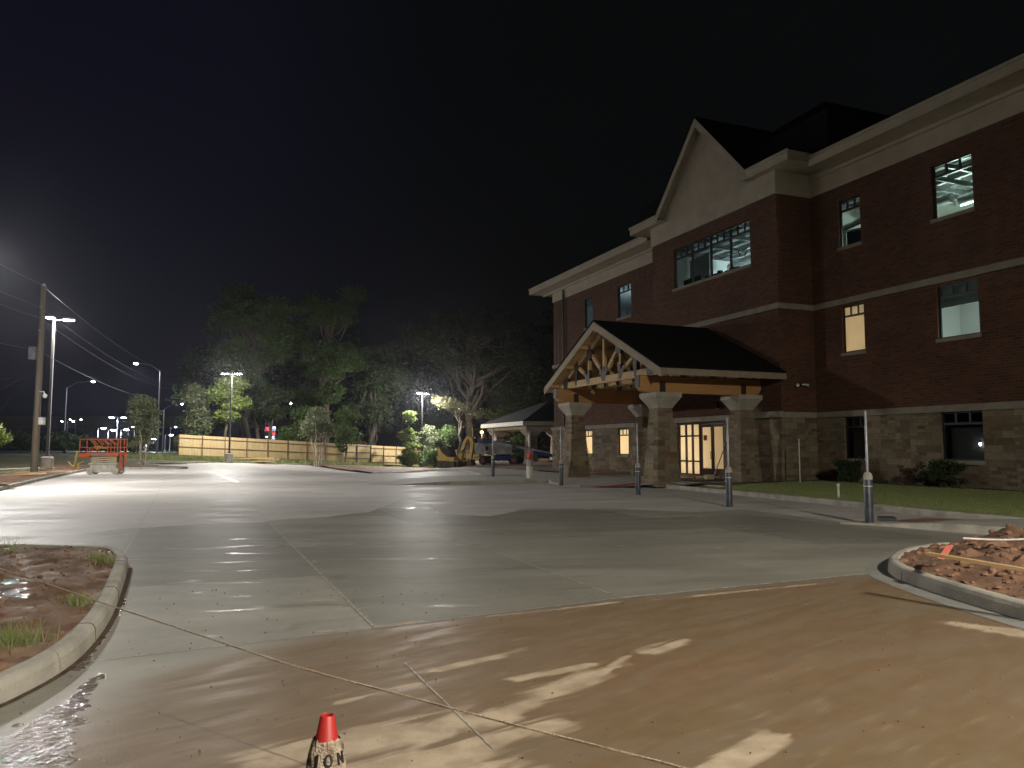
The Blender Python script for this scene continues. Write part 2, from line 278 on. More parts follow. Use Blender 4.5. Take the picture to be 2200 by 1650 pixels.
# ------------------------------------------------ object helpers
def tag(o, label=None, cat=None, group=None, kind=None):
    if label: o['label'] = label
    if cat: o['category'] = cat
    if group: o['group'] = group
    if kind: o['kind'] = kind
    return o
def thing(name, loc=(0, 0, 0), rz=0, label=None, cat=None, group=None, kind=None):
    o = bpy.data.objects.new(name, None); COL.objects.link(o); o.location = loc; o.rotation_euler = (0, 0, rz); o.empty_display_size = .1
    return tag(o, label, cat, group, kind)
class MB:
    def __init__(s): s.v = []; s.f = []; s.sm = []
    def add(s, vs, fs, smooth=False):
        b = len(s.v); s.v += [tuple(v) for v in vs]; s.f += [tuple(i+b for i in f) for f in fs]; s.sm += [smooth]*len(fs); return s
    def box(s, x0, x1, y0, y1, z0, z1):
        x0, x1 = min(x0, x1), max(x0, x1); y0, y1 = min(y0, y1), max(y0, y1); z0, z1 = min(z0, z1), max(z0, z1)
        return s.add([(x0, y0, z0), (x1, y0, z0), (x1, y1, z0), (x0, y1, z0), (x0, y0, z1), (x1, y0, z1), (x1, y1, z1), (x0, y1, z1)],
                     [(3, 2, 1, 0), (4, 5, 6, 7), (0, 1, 5, 4), (1, 2, 6, 5), (2, 3, 7, 6), (3, 0, 4, 7)])
    def bar(s, p0, p1, w, h, up=(0, 0, 1)):
        p0, p1 = Vector(p0), Vector(p1); d = (p1-p0).normalized(); u = Vector(up)
        if abs(d.dot(u)) > .98: u = Vector((1, 0, 0))
        a = d.cross(u).normalized(); b = a.cross(d).normalized(); vs = []
        for p in (p0, p1):
            for i, j in ((-1, -1), (1, -1), (1, 1), (-1, 1)): vs.append(p+a*(w/2*i)+b*(h/2*j))
        return s.add(vs, [(0, 1, 2, 3), (7, 6, 5, 4), (0, 4, 5, 1), (1, 5, 6, 2), (2, 6, 7, 3), (3, 7, 4, 0)])
    def tube(s, pts, r, n=8, cap=True):
        pts = [Vector(p) for p in pts]; rs = r if isinstance(r, (list, tuple)) else [r]*len(pts); vs = []; fs = []; a = None
        for i, p in enumerate(pts):
            d = (pts[min(i+1, len(pts)-1)]-pts[max(i-1, 0)]).normalized()
            if a is None: a = d.orthogonal().normalized()
            else: a = (a-d*a.dot(d)).normalized()
            b = d.cross(a)
            for k in range(n): t = 2*math.pi*k/n; vs.append(p+(a*math.cos(t)+b*math.sin(t))*rs[i])
        for i in range(len(pts)-1):
            for k in range(n): k2 = (k+1) % n; fs.append((i*n+k, i*n+k2, (i+1)*n+k2, (i+1)*n+k))
        if cap: fs.append(tuple(range(n))[::-1]); fs.append(tuple((len(pts)-1)*n+k for k in range(n)))
        return s.add(vs, fs, True)
    def lathe(s, prof, c=(0, 0, 0), n=16, cap=True):
        vs = []; fs = []
        for r, z in prof:
            for k in range(n): t = 2*math.pi*k/n; vs.append((c[0]+r*math.cos(t), c[1]+r*math.sin(t), c[2]+z))
        for i in range(len(prof)-1):
            for k in range(n): k2 = (k+1) % n; fs.append((i*n+k, i*n+k2, (i+1)*n+k2, (i+1)*n+k))
        if cap: fs.append(tuple(range(n))[::-1]); fs.append(tuple((len(prof)-1)*n+k for k in range(n)))
        return s.add(vs, fs, True)
    def prism(s, poly, z0, z1, tz=None):      # poly in xy
        n = len(poly); vs = [(x, y, z0) for x, y in poly]+[(x, y, z1) for x, y in poly]
        return s.add(vs, [tuple(range(n))[::-1], tuple(range(n, 2*n))]+[(i, (i+1) % n, (i+1) % n+n, i+n) for i in range(n)])
    def extr(s, poly, a, b, axis):            # poly (p,q) extruded along axis 'x' or 'y' from a to b; p = other horizontal axis, q = z
        n = len(poly); f = (lambda p, q, t: (t, p, q)) if axis == 'x' else (lambda p, q, t: (p, t, q))
        vs = [f(p, q, a) for p, q in poly]+[f(p, q, b) for p, q in poly]
        return s.add(vs, [tuple(range(n))[::-1], tuple(range(n, 2*n))]+[(i, (i+1) % n, (i+1) % n+n, i+n) for i in range(n)])
    def wheel(s, c, r, w, axis='y', n=20):
        prof = [(r*.55, -w/2), (r*.9, -w/2), (r, -w*.36), (r, w*.36), (r*.9, w/2), (r*.55, w/2)]; vs = []; fs = []
        for q, z in prof:
            for k in range(n):
                t = 2*math.pi*k/n; a, b = q*math.cos(t), q*math.sin(t)
                vs.append((c[0]+a, c[1]+z, c[2]+b) if axis == 'y' else (c[0]+z, c[1]+a, c[2]+b))
        for i in range(len(prof)-1):
            for k in range(n): k2 = (k+1) % n; fs.append((i*n+k, i*n+k2, (i+1)*n+k2, (i+1)*n+k))
        fs.append(tuple(range(n))); fs.append(tuple((len(prof)-1)*n+k for k in range(n)))
        return s.add(vs, fs, True)
    def build(s, name, m, parent=None, bevel=0, loc=None, **tg):
        me = bpy.data.meshes.new(name); me.from_pydata(s.v, [], s.f); me.polygons.foreach_set('use_smooth', s.sm)
        bm = bmesh.new(); bm.from_mesh(me); bmesh.ops.recalc_face_normals(bm, faces=bm.faces)
        if bevel: bmesh.ops.bevel(bm, geom=bm.edges[:], offset=bevel, segments=2, affect='EDGES', clamp_overlap=True)
        bm.to_mesh(me); bm.free(); me.update()
        if any(s.sm):
            try: me.set_sharp_from_angle(angle=R(40))
            except Exception: pass
        me.materials.append(m if not isinstance(m, str) else M[m]); o = bpy.data.objects.new(name, me); COL.objects.link(o)
        if parent: o.parent = parent
        if loc: o.location = loc
        return tag(o, **tg)
def copy_tree(o, parent=None):
    c = o.copy(); COL.objects.link(c); c.parent = parent
    for ch in [x for x in o.children]: copy_tree(ch, c)
    return c
def inpoly(x, y, P):
    c = False; n = len(P); j = n-1
    for i in range(n):
        if (P[i][1] > y) != (P[j][1] > y) and x < (P[j][0]-P[i][0])*(y-P[i][1])/(P[j][1]-P[i][1])+P[i][0]: c = not c
        j = i
    return c
def sheet(name, poly, zf, step, m, parent=None, jitter=.2, **tg):
    xs = [p[0] for p in poly]; ys = [p[1] for p in poly]; pts = []; bnd = []
    for i in range(len(poly)):
        a, b = Vector(poly[i]), Vector(poly[(i+1) % len(poly)]); k = max(1, int((b-a).length/step))
        for j in range(k): bnd.append(a.lerp(b, j/k))
    nb = len(bnd); pts = list(bnd); x = min(xs)
    r = random.Random(3)
    while x < max(xs):
        y = min(ys)
        while y < max(ys):
            qx, qy = x+r.uniform(-1, 1)*step*jitter, y+r.uniform(-1, 1)*step*jitter
            if inpoly(qx, qy, poly) : pts.append(Vector((qx, qy)))
            y += step
        x += step
    res = delaunay_2d_cdt(pts, [], [list(range(nb))], 1, 1e-5)
    mb = MB(); mb.add([(p.x, p.y, zf(p.x, p.y)) for p in res[0]], [tuple(f) for f in res[2]], True)
    o = mb.build(name, m, parent, **tg); return o
def smooth_path(P, it=2):
    for _ in range(it):
        Q = [P[0]]
        for a, b in zip(P[:-1], P[1:]): Q += [(a[0]*.75+b[0]*.25, a[1]*.75+b[1]*.25), (a[0]*.25+b[0]*.75, a[1]*.25+b[1]*.75)]
        P = Q+[P[-1]]
    return P
def offset_path(P, d):
    Q = []
    for i, p in enumerate(P):
        a, b = Vector(P[max(i-1, 0)]), Vector(P[min(i+1, len(P)-1)]); t = (b-a).normalized(); Q.append((p[0]-t.y*d, p[1]+t.x*d))
    return Q
def sweep(P, prof, zf):      # prof (offset to the left of travel, z)
    mb = MB(); vs = []; fs = []; n = len(prof); rows = [offset_path(P, d) for d, _ in prof]
    for i in range(len(P)):
        for k in range(n): x, y = rows[k][i]; vs.append((x, y, zf(P[i][0], P[i][1])+prof[k][1]))
    for i in range(len(P)-1):
        for k in range(n-1): fs.append((i*n+k, i*n+k+1, (i+1)*n+k+1, (i+1)*n+k))
    fs.append(tuple(range(n))); fs.append(tuple((len(P)-1)*n+k for k in range(n)))
    mb.add(vs, fs, False); return mb
KP = [(0, -.05), (.012, .10), (.03, .135), (.055, .15), (.13, .152), (.15, .14), (.15, -.05)]      # kerb profile, face at 0
def kerb(name, P, zf=G, m='kerb', h=1, **tg):
    return sweep(P, [(a, b*h if b > 0 else b) for a, b in KP], zf).build(name, m, None, kind='structure', **tg)

# ------------------------------------------------ the parking lot
def ncl(*segs):
    l = []
    for s in segs: a, b, st = s; l += list(np.arange(a, b, st))
    l.append(segs[-1][1]); return np.array(l)
xs = ncl((-60, -20, 2), (-20, -8, .3), (-8, 8, .07), (8, 26, .6)); ys = ncl((-18, 2, .5), (2, 11, .07), (11, 32, .22), (32, 84, 1))
XX, YY = np.meshgrid(xs, ys); nx, ny = len(xs), len(ys)
wG = np.clip((YY-45)/33, 0, 1); wG = wG*wG*(3-2*wG); tG = np.clip((XX+11)/9, 0, 1); ZZ = wG*np.clip(-1.7-.065*XX, -1.2, .6)*(1-tG*tG*(3-2*tG))
idx = np.arange(nx*ny).reshape(ny, nx); qf = np.stack([idx[:-1, :-1], idx[:-1, 1:], idx[1:, 1:], idx[1:, :-1]], -1).reshape(-1, 4)
def npmesh(name, verts, quads, m, parent=None, smooth=False):
    me = bpy.data.meshes.new(name); k = quads.shape[1]
    me.vertices.add(len(verts)); me.vertices.foreach_set('co', np.asarray(verts, np.float32).ravel())
    me.loops.add(quads.size); me.loops.foreach_set('vertex_index', quads.astype(np.int32).ravel())
    me.polygons.add(len(quads)); me.polygons.foreach_set('loop_start', np.arange(0, quads.size, k, dtype=np.int32)); me.polygons.foreach_set('loop_total', np.full(len(quads), k, np.int32))
    if smooth: me.polygons.foreach_set('use_smooth', np.ones(len(quads), bool))
    me.update(calc_edges=True); me.materials.append(M[m] if isinstance(m, str) else m); o = bpy.data.objects.new(name, me); COL.objects.link(o)
    if parent: o.parent = parent
    return o
lot = npmesh('parking_lot', np.stack([XX, YY, ZZ], -1).reshape(-1, 3), qf, 'lot', smooth=True); tag(lot, kind='structure')
def ss(a, b, x): t = np.clip((x-a)/(b-a), 0, 1); return t*t*(3-2*t)
wb = sorted([gp(*p) for p in [(-300, 1195), (0, 1166), (130, 1152), (300, 1133), (480, 1122), (580, 1120), (700, 1110), (800, 1098), (862, 1073), (920, 1082), (950, 1104), (1050, 1108), (1130, 1094), (1300, 1094), (1500, 1102), (1600, 1096), (1850, 1128), (2100, 1150)]])
Yb = np.interp(XX, [p[0] for p in wb], [p[1] for p in wb])
wet = ss(-.9, .9, (Yb-YY)/np.maximum(1, YY/14))
jl = [(-9, 3.0), (-3.14, 5.95), (-1.22, 7.0), (1.17, 8.38), (4.35, 9.89), (6.6, 10.6), (14, 14)]
Yj = np.interp(XX, [p[0] for p in jl], [p[1] for p in jl])
mud = np.where(YY < Yj, 1.0, 0.0)*(.55+.45*ss(0, 1.0, Yj-YY))
mud *= 1-.75*ss(-1.4, -3.2, XX+.0*YY)*ss(2.5, 4.5, YY); 
def segd(a, b):
    ax, ay = a; bx, by = b; dx, dy = bx-ax, by-ay; t = np.clip(((XX-ax)*dx+(YY-ay)*dy)/(dx*dx+dy*dy+1e-9), 0, 1)
    return np.hypot(XX-ax-t*dx, YY-ay-t*dy)
clean = np.zeros_like(XX)
for p0, p1, r in [((560, 1640), (1060, 1545), .20), ((1040, 1550), (1290, 1448), .12), ((1110, 1462), (1270, 1428), .055), ((1290, 1450), (1345, 1413), .045), ((1395, 1402), (1475, 1378), .085), ((940, 1442), (1130, 1394), .05),
                  ((720, 1512), (900, 1470), .035), ((1000, 1600), (1200, 1555), .12), ((600, 1700), (1000, 1630), .28), ((1330, 1435), (1362, 1425), .03), ((1480, 1680), (1660, 1585), .10), ((2068, 1586), (2078, 1584), .04),
                  ((660, 1360), (900, 1338), .03), ((1050, 1325), (1330, 1294), .035), ((1400, 1290), (1800, 1250), .03), ((660, 1292), (725, 1289), .05), ((2050, 1340), (2500, 1405), .14)]:
    clean = np.maximum(clean, 1-.5*segd(gp(*p0), gp(*p1))/r)
clean = np.clip(clean, 0, 1)
pud = np.zeros_like(XX)
for p0, p1, r in [((60, 1600), (150, 1520), .10), ((0, 1650), (100, 1560), .16), ((150, 1520), (215, 1450), .045), ((130, 1640), (60, 1590), .10), ((-200, 1700), (20, 1640), .3), ((262, 1290), (170, 1440), .04)]:
    pud = np.maximum(pud, 1-.5*segd(gp(*p0), gp(*p1))/r)
pud = np.clip(pud, 0, 1)
UU = (XX-O2[0])*U2[0]+(YY-O2[1])*U2[1]; NN = (XX-O2[0])*N2[0]+(YY-O2[1])*N2[1]
nid = np.searchsorted(np.array([3.9, 6.6, 9.4, 12.15, 14.9, 17.6, 20.3, 23.06, 25.6, 28.4, 31.2, 34, 37, 40, 43, 46]), NN); uid = np.floor((UU+2.2*(nid % 2))/5.2).astype(int)
slab = np.modf(np.abs(np.sin(nid*12.9898+uid*78.233)*43758.5453))[0]
a2 = lot.data.attributes.new('slab', 'FLOAT', 'POINT'); a2.data.foreach_set('value', slab.astype(np.float32).ravel())
attr = lot.data.attributes.new('mask', 'FLOAT_COLOR', 'POINT'); attr.data.foreach_set('color', np.stack([wet, mud, clean, pud], -1).astype(np.float32).ravel())

# joints
def strip(a, b, w, z=.004):
    P = [(a[0]+(b[0]-a[0])*i/20, a[1]+(b[1]-a[1])*i/20) for i in range(21)]
    return sweep(P, [(-w/2, z), (w/2, z)], G)
def wl(u, n): return fw(u, n)
for a, b, w in [((-5.3, 4.85), (-3.14, 5.95), .014), ((-3.14, 5.95), (-1.22, 7.0), .016), ((-1.22, 7.0), (1.17, 8.38), .016), ((1.17, 8.38), (4.75, 10.08), .03), ((-1.22, 7.0), (-11.5, 32), .022), ((1.17, 8.38), (-8.0, 32), .022),
                (gp(1840, 1180), gp(1130, 1095), .018), (gp(265, 1195), gp(355, 1030), .02), (gp(-40, 1130), gp(120, 1085), .02), (gp(905, 1155), gp(1300, 1143), .012), (gp(870, 1425), gp(1060, 1612), .01), (gp(1200, 1130), gp(1990, 1150), .012)]:
    strip(a, b, w).build('expansion_joint', 'joint', None, kind='structure')
strip(gp(470, 1020), gp(512, 1037), .26, .006).build('parking_stripe', 'white', None, label='single short white painted stripe on the bright dry concrete', cat='road marking')

# ------------------------------------------------ ground, verges, kerbs
base = MB(); gxs = [-420, -300, -200, -120]+list(range(-90, 91, 6))+[120, 200, 300, 420]; gys = [-150, -80, -30]+list(range(-12, 200, 6))+[260, 400, 600]
base.add([(x, y, G(x, y)-.22) for y in gys for x in gxs], [(j*len(gxs)+i, j*len(gxs)+i+1, (j+1)*len(gxs)+i+1, (j+1)*len(gxs)+i) for j in range(len(gys)-1) for i in range(len(gxs)-1)], True)
base.build('ground', 'roughgrass', None, kind='structure')
kl = [(-17.5, 24)]+[gp(*p) for p in [(-60, 1072), (0, 1055), (100, 1030), (190, 1010), (230, 1006)]]
nose = [gp(*p) for p in [(300, 1008), (365, 1008)]]; nx_, ny_ = nose[-1]
kl2 = kl+nose+[(nx_+.7, ny_+.5), (nx_+.8, ny_+1.6), (nx_, ny_+2.6), (nx_-4, ny_+4.2), (nx_-6, ny_+6.5), (nx_-3, ny_+9)]
kl3 = kl2+[gp(420, 994.5), gp(540, 995.5), gp(700, 1001), gp(795, 1005)]
kls = smooth_path(kl3, 2)
kerb('kerb', kls)
zr = lambda x, y: G(x, y)+.13
sheet('verge', kls+[(-4, 74), (14, 95), (60, 130), (60, 190), (-190, 190), (-190, 30), (-60, 10), (-24, 10)], lambda x, y: zr(x, y)+.05*noise.noise(Vector((x*.3, y*.3, 0))) if y > 30 else zr(x, y), 3, 'roughgrass', kind='structure')
# dirt along the left kerb and in the tree island
dl = smooth_path([kl[0]]+kl2[1:9], 1)
dz = lambda x, y: G(x, y)+.15+.06*abs(noise.noise(Vector((x*.9, y*.9, 3))))+.03*noise.noise(Vector((x*3, y*3, 3)))
sheet('dirt_strip', offset_path(dl, .16)+[(nx_-4, ny_+2.5), (nx_-9, ny_-1), (-30.5, 50), (-29.6, 47), (-26.5, 38), (-20, 24)], dz, .5, 'dirt', kind='structure')

# near left island
li = smooth_path([gp(*p) for p in [(-500, 1700), (-120, 1560), (0, 1520), (150, 1440), (215, 1370), (246, 1318), (268, 1255), (276, 1216)]], 2)
li = li+smooth_path([gp(276, 1216), gp(262, 1200), gp(235, 1195)], 2)[1:]+[gp(60, 1190), gp(-300, 1190)]
kerb('kerb', li, h=1.0)
ldz = lambda x, y: .12+.035*noise.noise(Vector((x*1.3, y*1.3, 1)))+.05*noise.noise(Vector((x*4, y*4, 2)))+.035*noise.noise(Vector((x*11, y*11, 2)))+.012*noise.noise(Vector((x*23, y*23, 2)))
lp = offset_path(li, .145)
sheet('mud_bed', lp+[(-14, 12), (-14, 3)], ldz, .075, 'mud', kind='structure')
sweep(smooth_path([gp(*p) for p in [(-500, 1700), (-120, 1560), (0, 1520), (150, 1440), (215, 1370), (246, 1318), (268, 1255), (276, 1222)]], 2), [(-.045, .004), (.0, .006)], G).build('kerb_gap', 'mulch', None, kind='structure')
M['water'] = mat('muddy_water', (.05, .034, .022), None, rough=.06, bump=.35, bscale=18)
for P in ([(-160, 1238), (20, 1236), (78, 1256), (86, 1276), (40, 1290), (-160, 1292)],):
    P = [gp(*q, .128) for q in P]; sheet('puddle', smooth_path(P+[P[0]], 2)[:-1], lambda x, y: .124, .3, 'water', kind='structure')
# near right island
ri = smooth_path([gp(*p) for p in [(2700, 1480), (2350, 1380), (2200, 1335), (2080, 1300), (1985, 1268), (1925, 1245)]], 2)+smooth_path([gp(1925, 1245), gp(1903, 1228), gp(1915, 1212), gp(1945, 1198), gp(2010, 1188)], 2)[1:]+[gp(2200, 1180), gp(2700, 1165)]
ri = ri[::-1]
kerb('kerb', ri, h=1.08)
rp_ = [p for p in offset_path(ri, .14)]
def rdz(x, y):
    d = min(math.hypot(x-p[0], y-p[1]) for p in rp_[::2]); k = min(1, max(0, d/1.1))
    return .13+.30*k*(.7+.6*noise.noise(Vector((x*1.1, y*1.1, 5))))+k*(.13*noise.noise(Vector((x*2.7, y*2.7, 5)))+.11*noise.noise(Vector((x*6, y*6, 6)))+.05*noise.noise(Vector((x*19, y*19, 6))))
sheet('dirt_mound', rp_, rdz, .075, 'dirt', kind='structure')
gu = smooth_path([gp(*p) for p in [(2700, 1480), (2350, 1380), (2200, 1335), (2080, 1300), (1985, 1268), (1925, 1245)]], 2)+smooth_path([gp(1925, 1245), gp(1903, 1228), gp(1915, 1212), gp(1945, 1198)], 2)[1:]
gu = gu[::-1]
sweep(gu, [(-.26, .004), (.01, .006)], G).build('gutter_pan', 'gutter', None, kind='structure')

def kerb_joints(P, every, start):
    acc = start
    for a, b in zip(P[:-1], P[1:]):
        d = math.hypot(b[0]-a[0], b[1]-a[1]); acc += d
        if acc > every and d > 1e-4:
            acc = 0; t = ((b[0]-a[0])/d, (b[1]-a[1])/d); q = (a[0]+t[0]*.009, a[1]+t[1]*.009)
            sweep([a, q], [(x_+(-.003 if x_ < .05 else .0), z_+(.003 if z_ > 0 else 0)) for x_, z_ in KP[:-1]], G).build('kerb_joint', 'mulch', None, kind='structure')
kerb_joints(li, 1.9, .9); kerb_joints(ri, 2.4, 0)
# walks and lawns by the building (u along the facade, n out from it)
def wz(u, n):
    x, y = fw(u, n); z = .15
    if u < 6.5: z = .02+.13*max(sstep(1.6, -.4, u), sstep(4.3, 6.4, u), sstep(9.2, 7.4, n))
    if u > 6 and n > 12: z *= sstep(17.5, 13.5, n)
    return z+G(x, y)+.003
def usheet(name, P, zf, step, m, **tg): return sheet(name, [fw(*p) for p in P], lambda x, y: zf(*wf(x, y)), step, m, **tg)
walkP = [(36.5, 11.4), (30, 8.6), (25, 7.9), (18, 9.2), (14.5, 10.0), (13, 10.8), (12.2, 12.5), (11.0, 15.2), (8.6, 17.6), (7.1, 16.4), (6.65, 14), (6.65, 9.62), (5.8, 9.85), (4.4, 9.95), (3.2, 9.75), (1.9, 9.6), (1.1, 8.2), (.9, 7.35), (-.3, 7.25), (-.3, 4.2), (.2, 1.95), (9.5, 1.95), (9.9, 5.2), (26, 4.6), (36.5, 8.2)]
usheet('sidewalk', walkP, wz, .5, 'walk', kind='structure')
def ukerb(P, zf=None, h=1): return kerb('kerb', [fw(*p) for p in P], zf or G, h=h)
# kerb faces (closed side strips under the walk edge)
def face(P, m='kerb', lip=.16):
    Q = [fw(*p) for p in P]; mb = MB(); vs = []; fs = []
    I = offset_path(Q, lip)
    for q, i, p in zip(Q, I, P):
        z = wz(*p)+.004; zz = G(*q)-.03; vs += [(q[0], q[1], zz), (q[0], q[1], z-.008), (q[0]+(i[0]-q[0])*.1, q[1]+(i[1]-q[1])*.1, z), (i[0], i[1], z)]
    for k in range(len(Q)-1):
        for j in range(3): fs.append((k*4+j, k*4+j+1, k*4+j+5, k*4+j+4))
    mb.add(vs, fs); mb.build('kerb', m, None, kind='structure')
def dens(P, s=.4):
    Q = []
    for a, b in zip(P[:-1], P[1:]):
        k = max(1, int(math.hypot(b[0]-a[0], b[1]-a[1])/s)); Q += [(a[0]+(b[0]-a[0])*i/k, a[1]+(b[1]-a[1])*i/k) for i in range(k)]
    return Q+[P[-1]]
face(dens(walkP[:9])); face(dens(walkP[8:12])); face(dens(walkP[11:15])); 
lz = lambda u, n: .155+.10*sstep(8, 2, n)+.012*noise.noise(Vector((u*2, n*2, 0)))
kP = [(-27, 9.2), (-17, 8.75), (-12.2, 8.6), (-9, 8.05), (-4.6, 7.62), (-1.5, 7.5), (.9, 7.3)]
ks = [fw(*p) for p in kP]
kerb('kerb', dens(ks[::-1], 1))
lawnI = [wf(*q) for q in offset_path(ks[::-1], .15)][::-1]
usheet('lawn', lawnI[:-1]+[(-1.4, 7.35), (-1.4, 1.25), (-27, 1.25)], lz, .45, 'grass', kind='structure')
usheet('mulch_bed', [(-27, 1.26), (-1.4, 1.26), (-1.4, 7.3), (-.32, 7.2), (-.32, 1.2), (-.1, 0), (-27, 0)], lambda u, n: .23+.035*abs(noise.noise(Vector((u*2.5, n*2.5, 9))))+.02*noise.noise(Vector((u*9, n*9, 9))), .25, 'mulch', kind='structure')
# near walk on the right with its ramp
nwz = lambda u, n: .02+.125*sstep(-13.1, -15.2, u)
nwP = [(-13.0, 11.9), (-14.2, 11.3), (-16.2, 10.75), (-27, 10.6), (-27, 9.3), (-17, 8.85), (-12.9, 8.75), (-12.7, 9.6)]
usheet('sidewalk', nwP, lambda u, n: nwz(u, n)+.004, .4, 'walk', kind='structure')
Q = [fw(*p) for p in dens([(-27, 10.62), (-16.2, 10.77), (-14.2, 11.32), (-13.0, 11.92)], .4)][::-1]
mb = MB(); vs = []; fs = []; I = offset_path(Q, .17)
for q, i in zip(Q, I): z = nwz(*wf(*q))+.008; vs += [(q[0], q[1], -.02), (q[0], q[1], z-.006), (q[0]*.9+i[0]*.1, q[1]*.9+i[1]*.1, z), (i[0], i[1], z)]
for k in range(len(Q)-1):
    for j in range(3): fs.append((k*4+j, k*4+j+1, k*4+j+5, k*4+j+4))
mb.add(vs, fs).build('kerb', 'kerb', None, kind='structure')
def tactile(P, zf, lab):
    o = usheet('tactile_mat', P, lambda u, n: zf(u, n)+.006, .5, 'red'); tag(o, lab, 'tactile paving', 'red tactile paving mats on the ramps')
tactile([(13.3, 10.2), (12.6, 8.4), (11.7, 8.7), (12.3, 10.6)], wz, 'red tactile mat beyond the bucket, farthest ramp from the camera')
tactile([(2.7, 9.35), (2.3, 7.75), (1.35, 7.95), (1.75, 9.6)], wz, 'red tactile mat on the ramp in front of the timber canopy')
RED_ = M['red']; M['red'] = mat('muddy_red_mat', (.27, .13, .09), (.20, .10, .07), 8, .7)
tactile([(-13.1, 10.6), (-12.95, 9.3), (-13.7, 9.2), (-13.85, 10.6)], lambda u, n: nwz(u, n)+.004, 'red tactile mat on the ramp behind the nearest bollard')
M['red'] = RED_
# dirt yard behind the walk to the far fence
yz = lambda u, n: G(*fw(u, n))+.13+.16*max(0, noise.noise(Vector((u*.35, n*.35, 4))))+.05*noise.noise(Vector((u*1.2, n*1.2, 4)))
usheet('dirt_yard', [(9.9, 5.1), (26, 4.5), (36.5, 8.1), (45, 10), (62, 14), (62, -14), (26.5, -14), (26.5, 0), (9.8, 0)], yz, .7, 'dirt', kind='structure')
usheet('dirt_patch', [(1.95, 6.9), (1.8, 2.2), (3.9, 2.1), (5.2, 3.4), (3.4, 6.2)], lambda u, n: wz(u, n)+.05*noise.noise(Vector((u*2, n*2, 4)))+.03, .3, 'mulch', kind='structure')

# ------------------------------------------------ the brick building (local x = u along the facade, y = n outwards)
B = thing('brick_building', (O2[0], O2[1], 0), ROTF, 'large unfinished three storey red brick building with cream cornice, gable and stone ground floor', 'building')
ZB2a, ZB2b, ZB1a, ZB1b, ZF = 2.86, 3.10, 7.50, 7.74, 12.5
WB = .10   # stone proud of brick
def wall(name, m, a0, a1, z0, z1, n, ops, axis='x', depth=.16, parent=B):
    """wall plane at y=n (axis x) from a0 to a1; ops = openings (a0,a1,z0,z1) with reveals"""
    A = sorted({a0, a1, *[v for o in ops for v in o[:2] if a0 < v < a1]}); Z = sorted({z0, z1, *[v for o in ops for v in o[2:] if z0 < v < z1]})
    mb = MB(); P = (lambda a, z, d=0: (a, n-d, z)) if axis == 'x' else (lambda a, z, d=0: (n, a, z))
    for i in range(len(A)-1):
        for j in range(len(Z)-1):
            ca, cz = (A[i]+A[i+1])/2, (Z[j]+Z[j+1])/2
            if any(o[0] < ca < o[1] and o[2] < cz < o[3] for o in ops): continue
            mb.add([P(A[i], Z[j]), P(A[i+1], Z[j]), P(A[i+1], Z[j+1]), P(A[i], Z[j+1])], [(0, 1, 2, 3)])
    for o in ops:
        if o[3] <= z0 or o[2] >= z1: continue
        b0, b1, c0, c1 = o[0], o[1], max(o[2], z0), min(o[3], z1)
        mb.add([P(b0, c0), P(b0, c1), P(b0, c1, depth), P(b0, c0, depth)], [(0, 1, 2, 3)]); mb.add([P(b1, c0), P(b1, c1), P(b1, c1, depth), P(b1, c0, depth)], [(0, 1, 2, 3)])
        if c1 == o[3]: mb.add([P(b0, c1), P(b1, c1), P(b1, c1, depth), P(b0, c1, depth)], [(0, 1, 2, 3)])
        if c0 == o[2]: mb.add([P(b0, c0), P(b1, c0), P(b1, c0, depth), P(b0, c0, depth)], [(0, 1, 2, 3)])
    me = bpy.data.meshes.new(name); me.from_pydata(mb.v, [], mb.f); me.materials.append(M[m]); o = bpy.data.objects.new(name, me); COL.objects.link(o); o.parent = parent; return o
wide = (-7.6, -6.0); nar = (-2.72, -1.58)
OR = [(wide[0], wide[1], 9.87, 11.86), (nar[0], nar[1], 9.9, 11.86), (wide[0], wide[1], 5.49, 7.42), (nar[0], nar[1], 5.49, 7.42)]
ORs = [(wide[0], wide[1], 1.16, 2.86), (nar[0], nar[1], 1.16, 2.86)]
OR2 = [(-13.2, -11.6, 9.87, 11.86), (-13.2, -11.6, 5.49, 7.42)]
OL = [(15.1, 16.75, 9.8, 11.84), (20.1, 21.25, 9.8, 11.84), (15.1, 16.75, 5.49, 7.42), (20.1, 21.25, 5.49, 7.42)]
OLs = [(15.45, 16.72, 1.17, 2.78), (20.15, 21.3, 1.17, 2.78)]
OB = [(1.7, 7.68, 9.8, 11.86)]
OBs = [(3.75, 7.5, .27, 2.84)]
EU = 26.3; BN = 1.89; B0, B1 = 0.0, 9.68
wall('brick_wall', 'brick', -22, B0, ZB2b, ZF+.3, 0, OR+OR2); wall('brick_wall', 'brick', B1, EU, ZB2b, ZF+.3, 0, OL)
wall('brick_wall', 'brick', B0, B1, ZB2b, ZF+.3, BN, OB)
wall('brick_wall', 'brick', 0, BN, ZB2b, ZF+.3, B0, [], 'y'); wall('brick_wall', 'brick', 0, BN, ZB2b, ZF+.3, B1, [], 'y')
wall('brick_wall', 'brick', -16, 0, ZB2b, ZF+.3, EU, [], 'y')
wall('stone_base', 'stone', -22, B0-WB, -.6, ZB2a, WB, ORs); wall('stone_base', 'stone', B1+WB, EU+WB, -1, ZB2a, WB, OLs)
wall('stone_base', 'stone', B0-WB, B1+WB, -.3, ZB2a, BN+WB, OBs)
wall('stone_base', 'stone', WB, BN+WB, -.3, ZB2a, B0-WB, [], 'y'); wall('stone_base', 'stone', WB, BN+WB, -.3, ZB2a, B1+WB, [], 'y')
wall('stone_base', 'stone', -16, WB, -1, ZB2a, EU+WB, [], 'y')
MB().extr([(-.2+BN, -.2), (BN+.34, -.2), (BN+.26, 2.84), (-.2+BN, 2.84)], -.28, 1.75, 'x').build('stone_pilaster', 'stone', B)
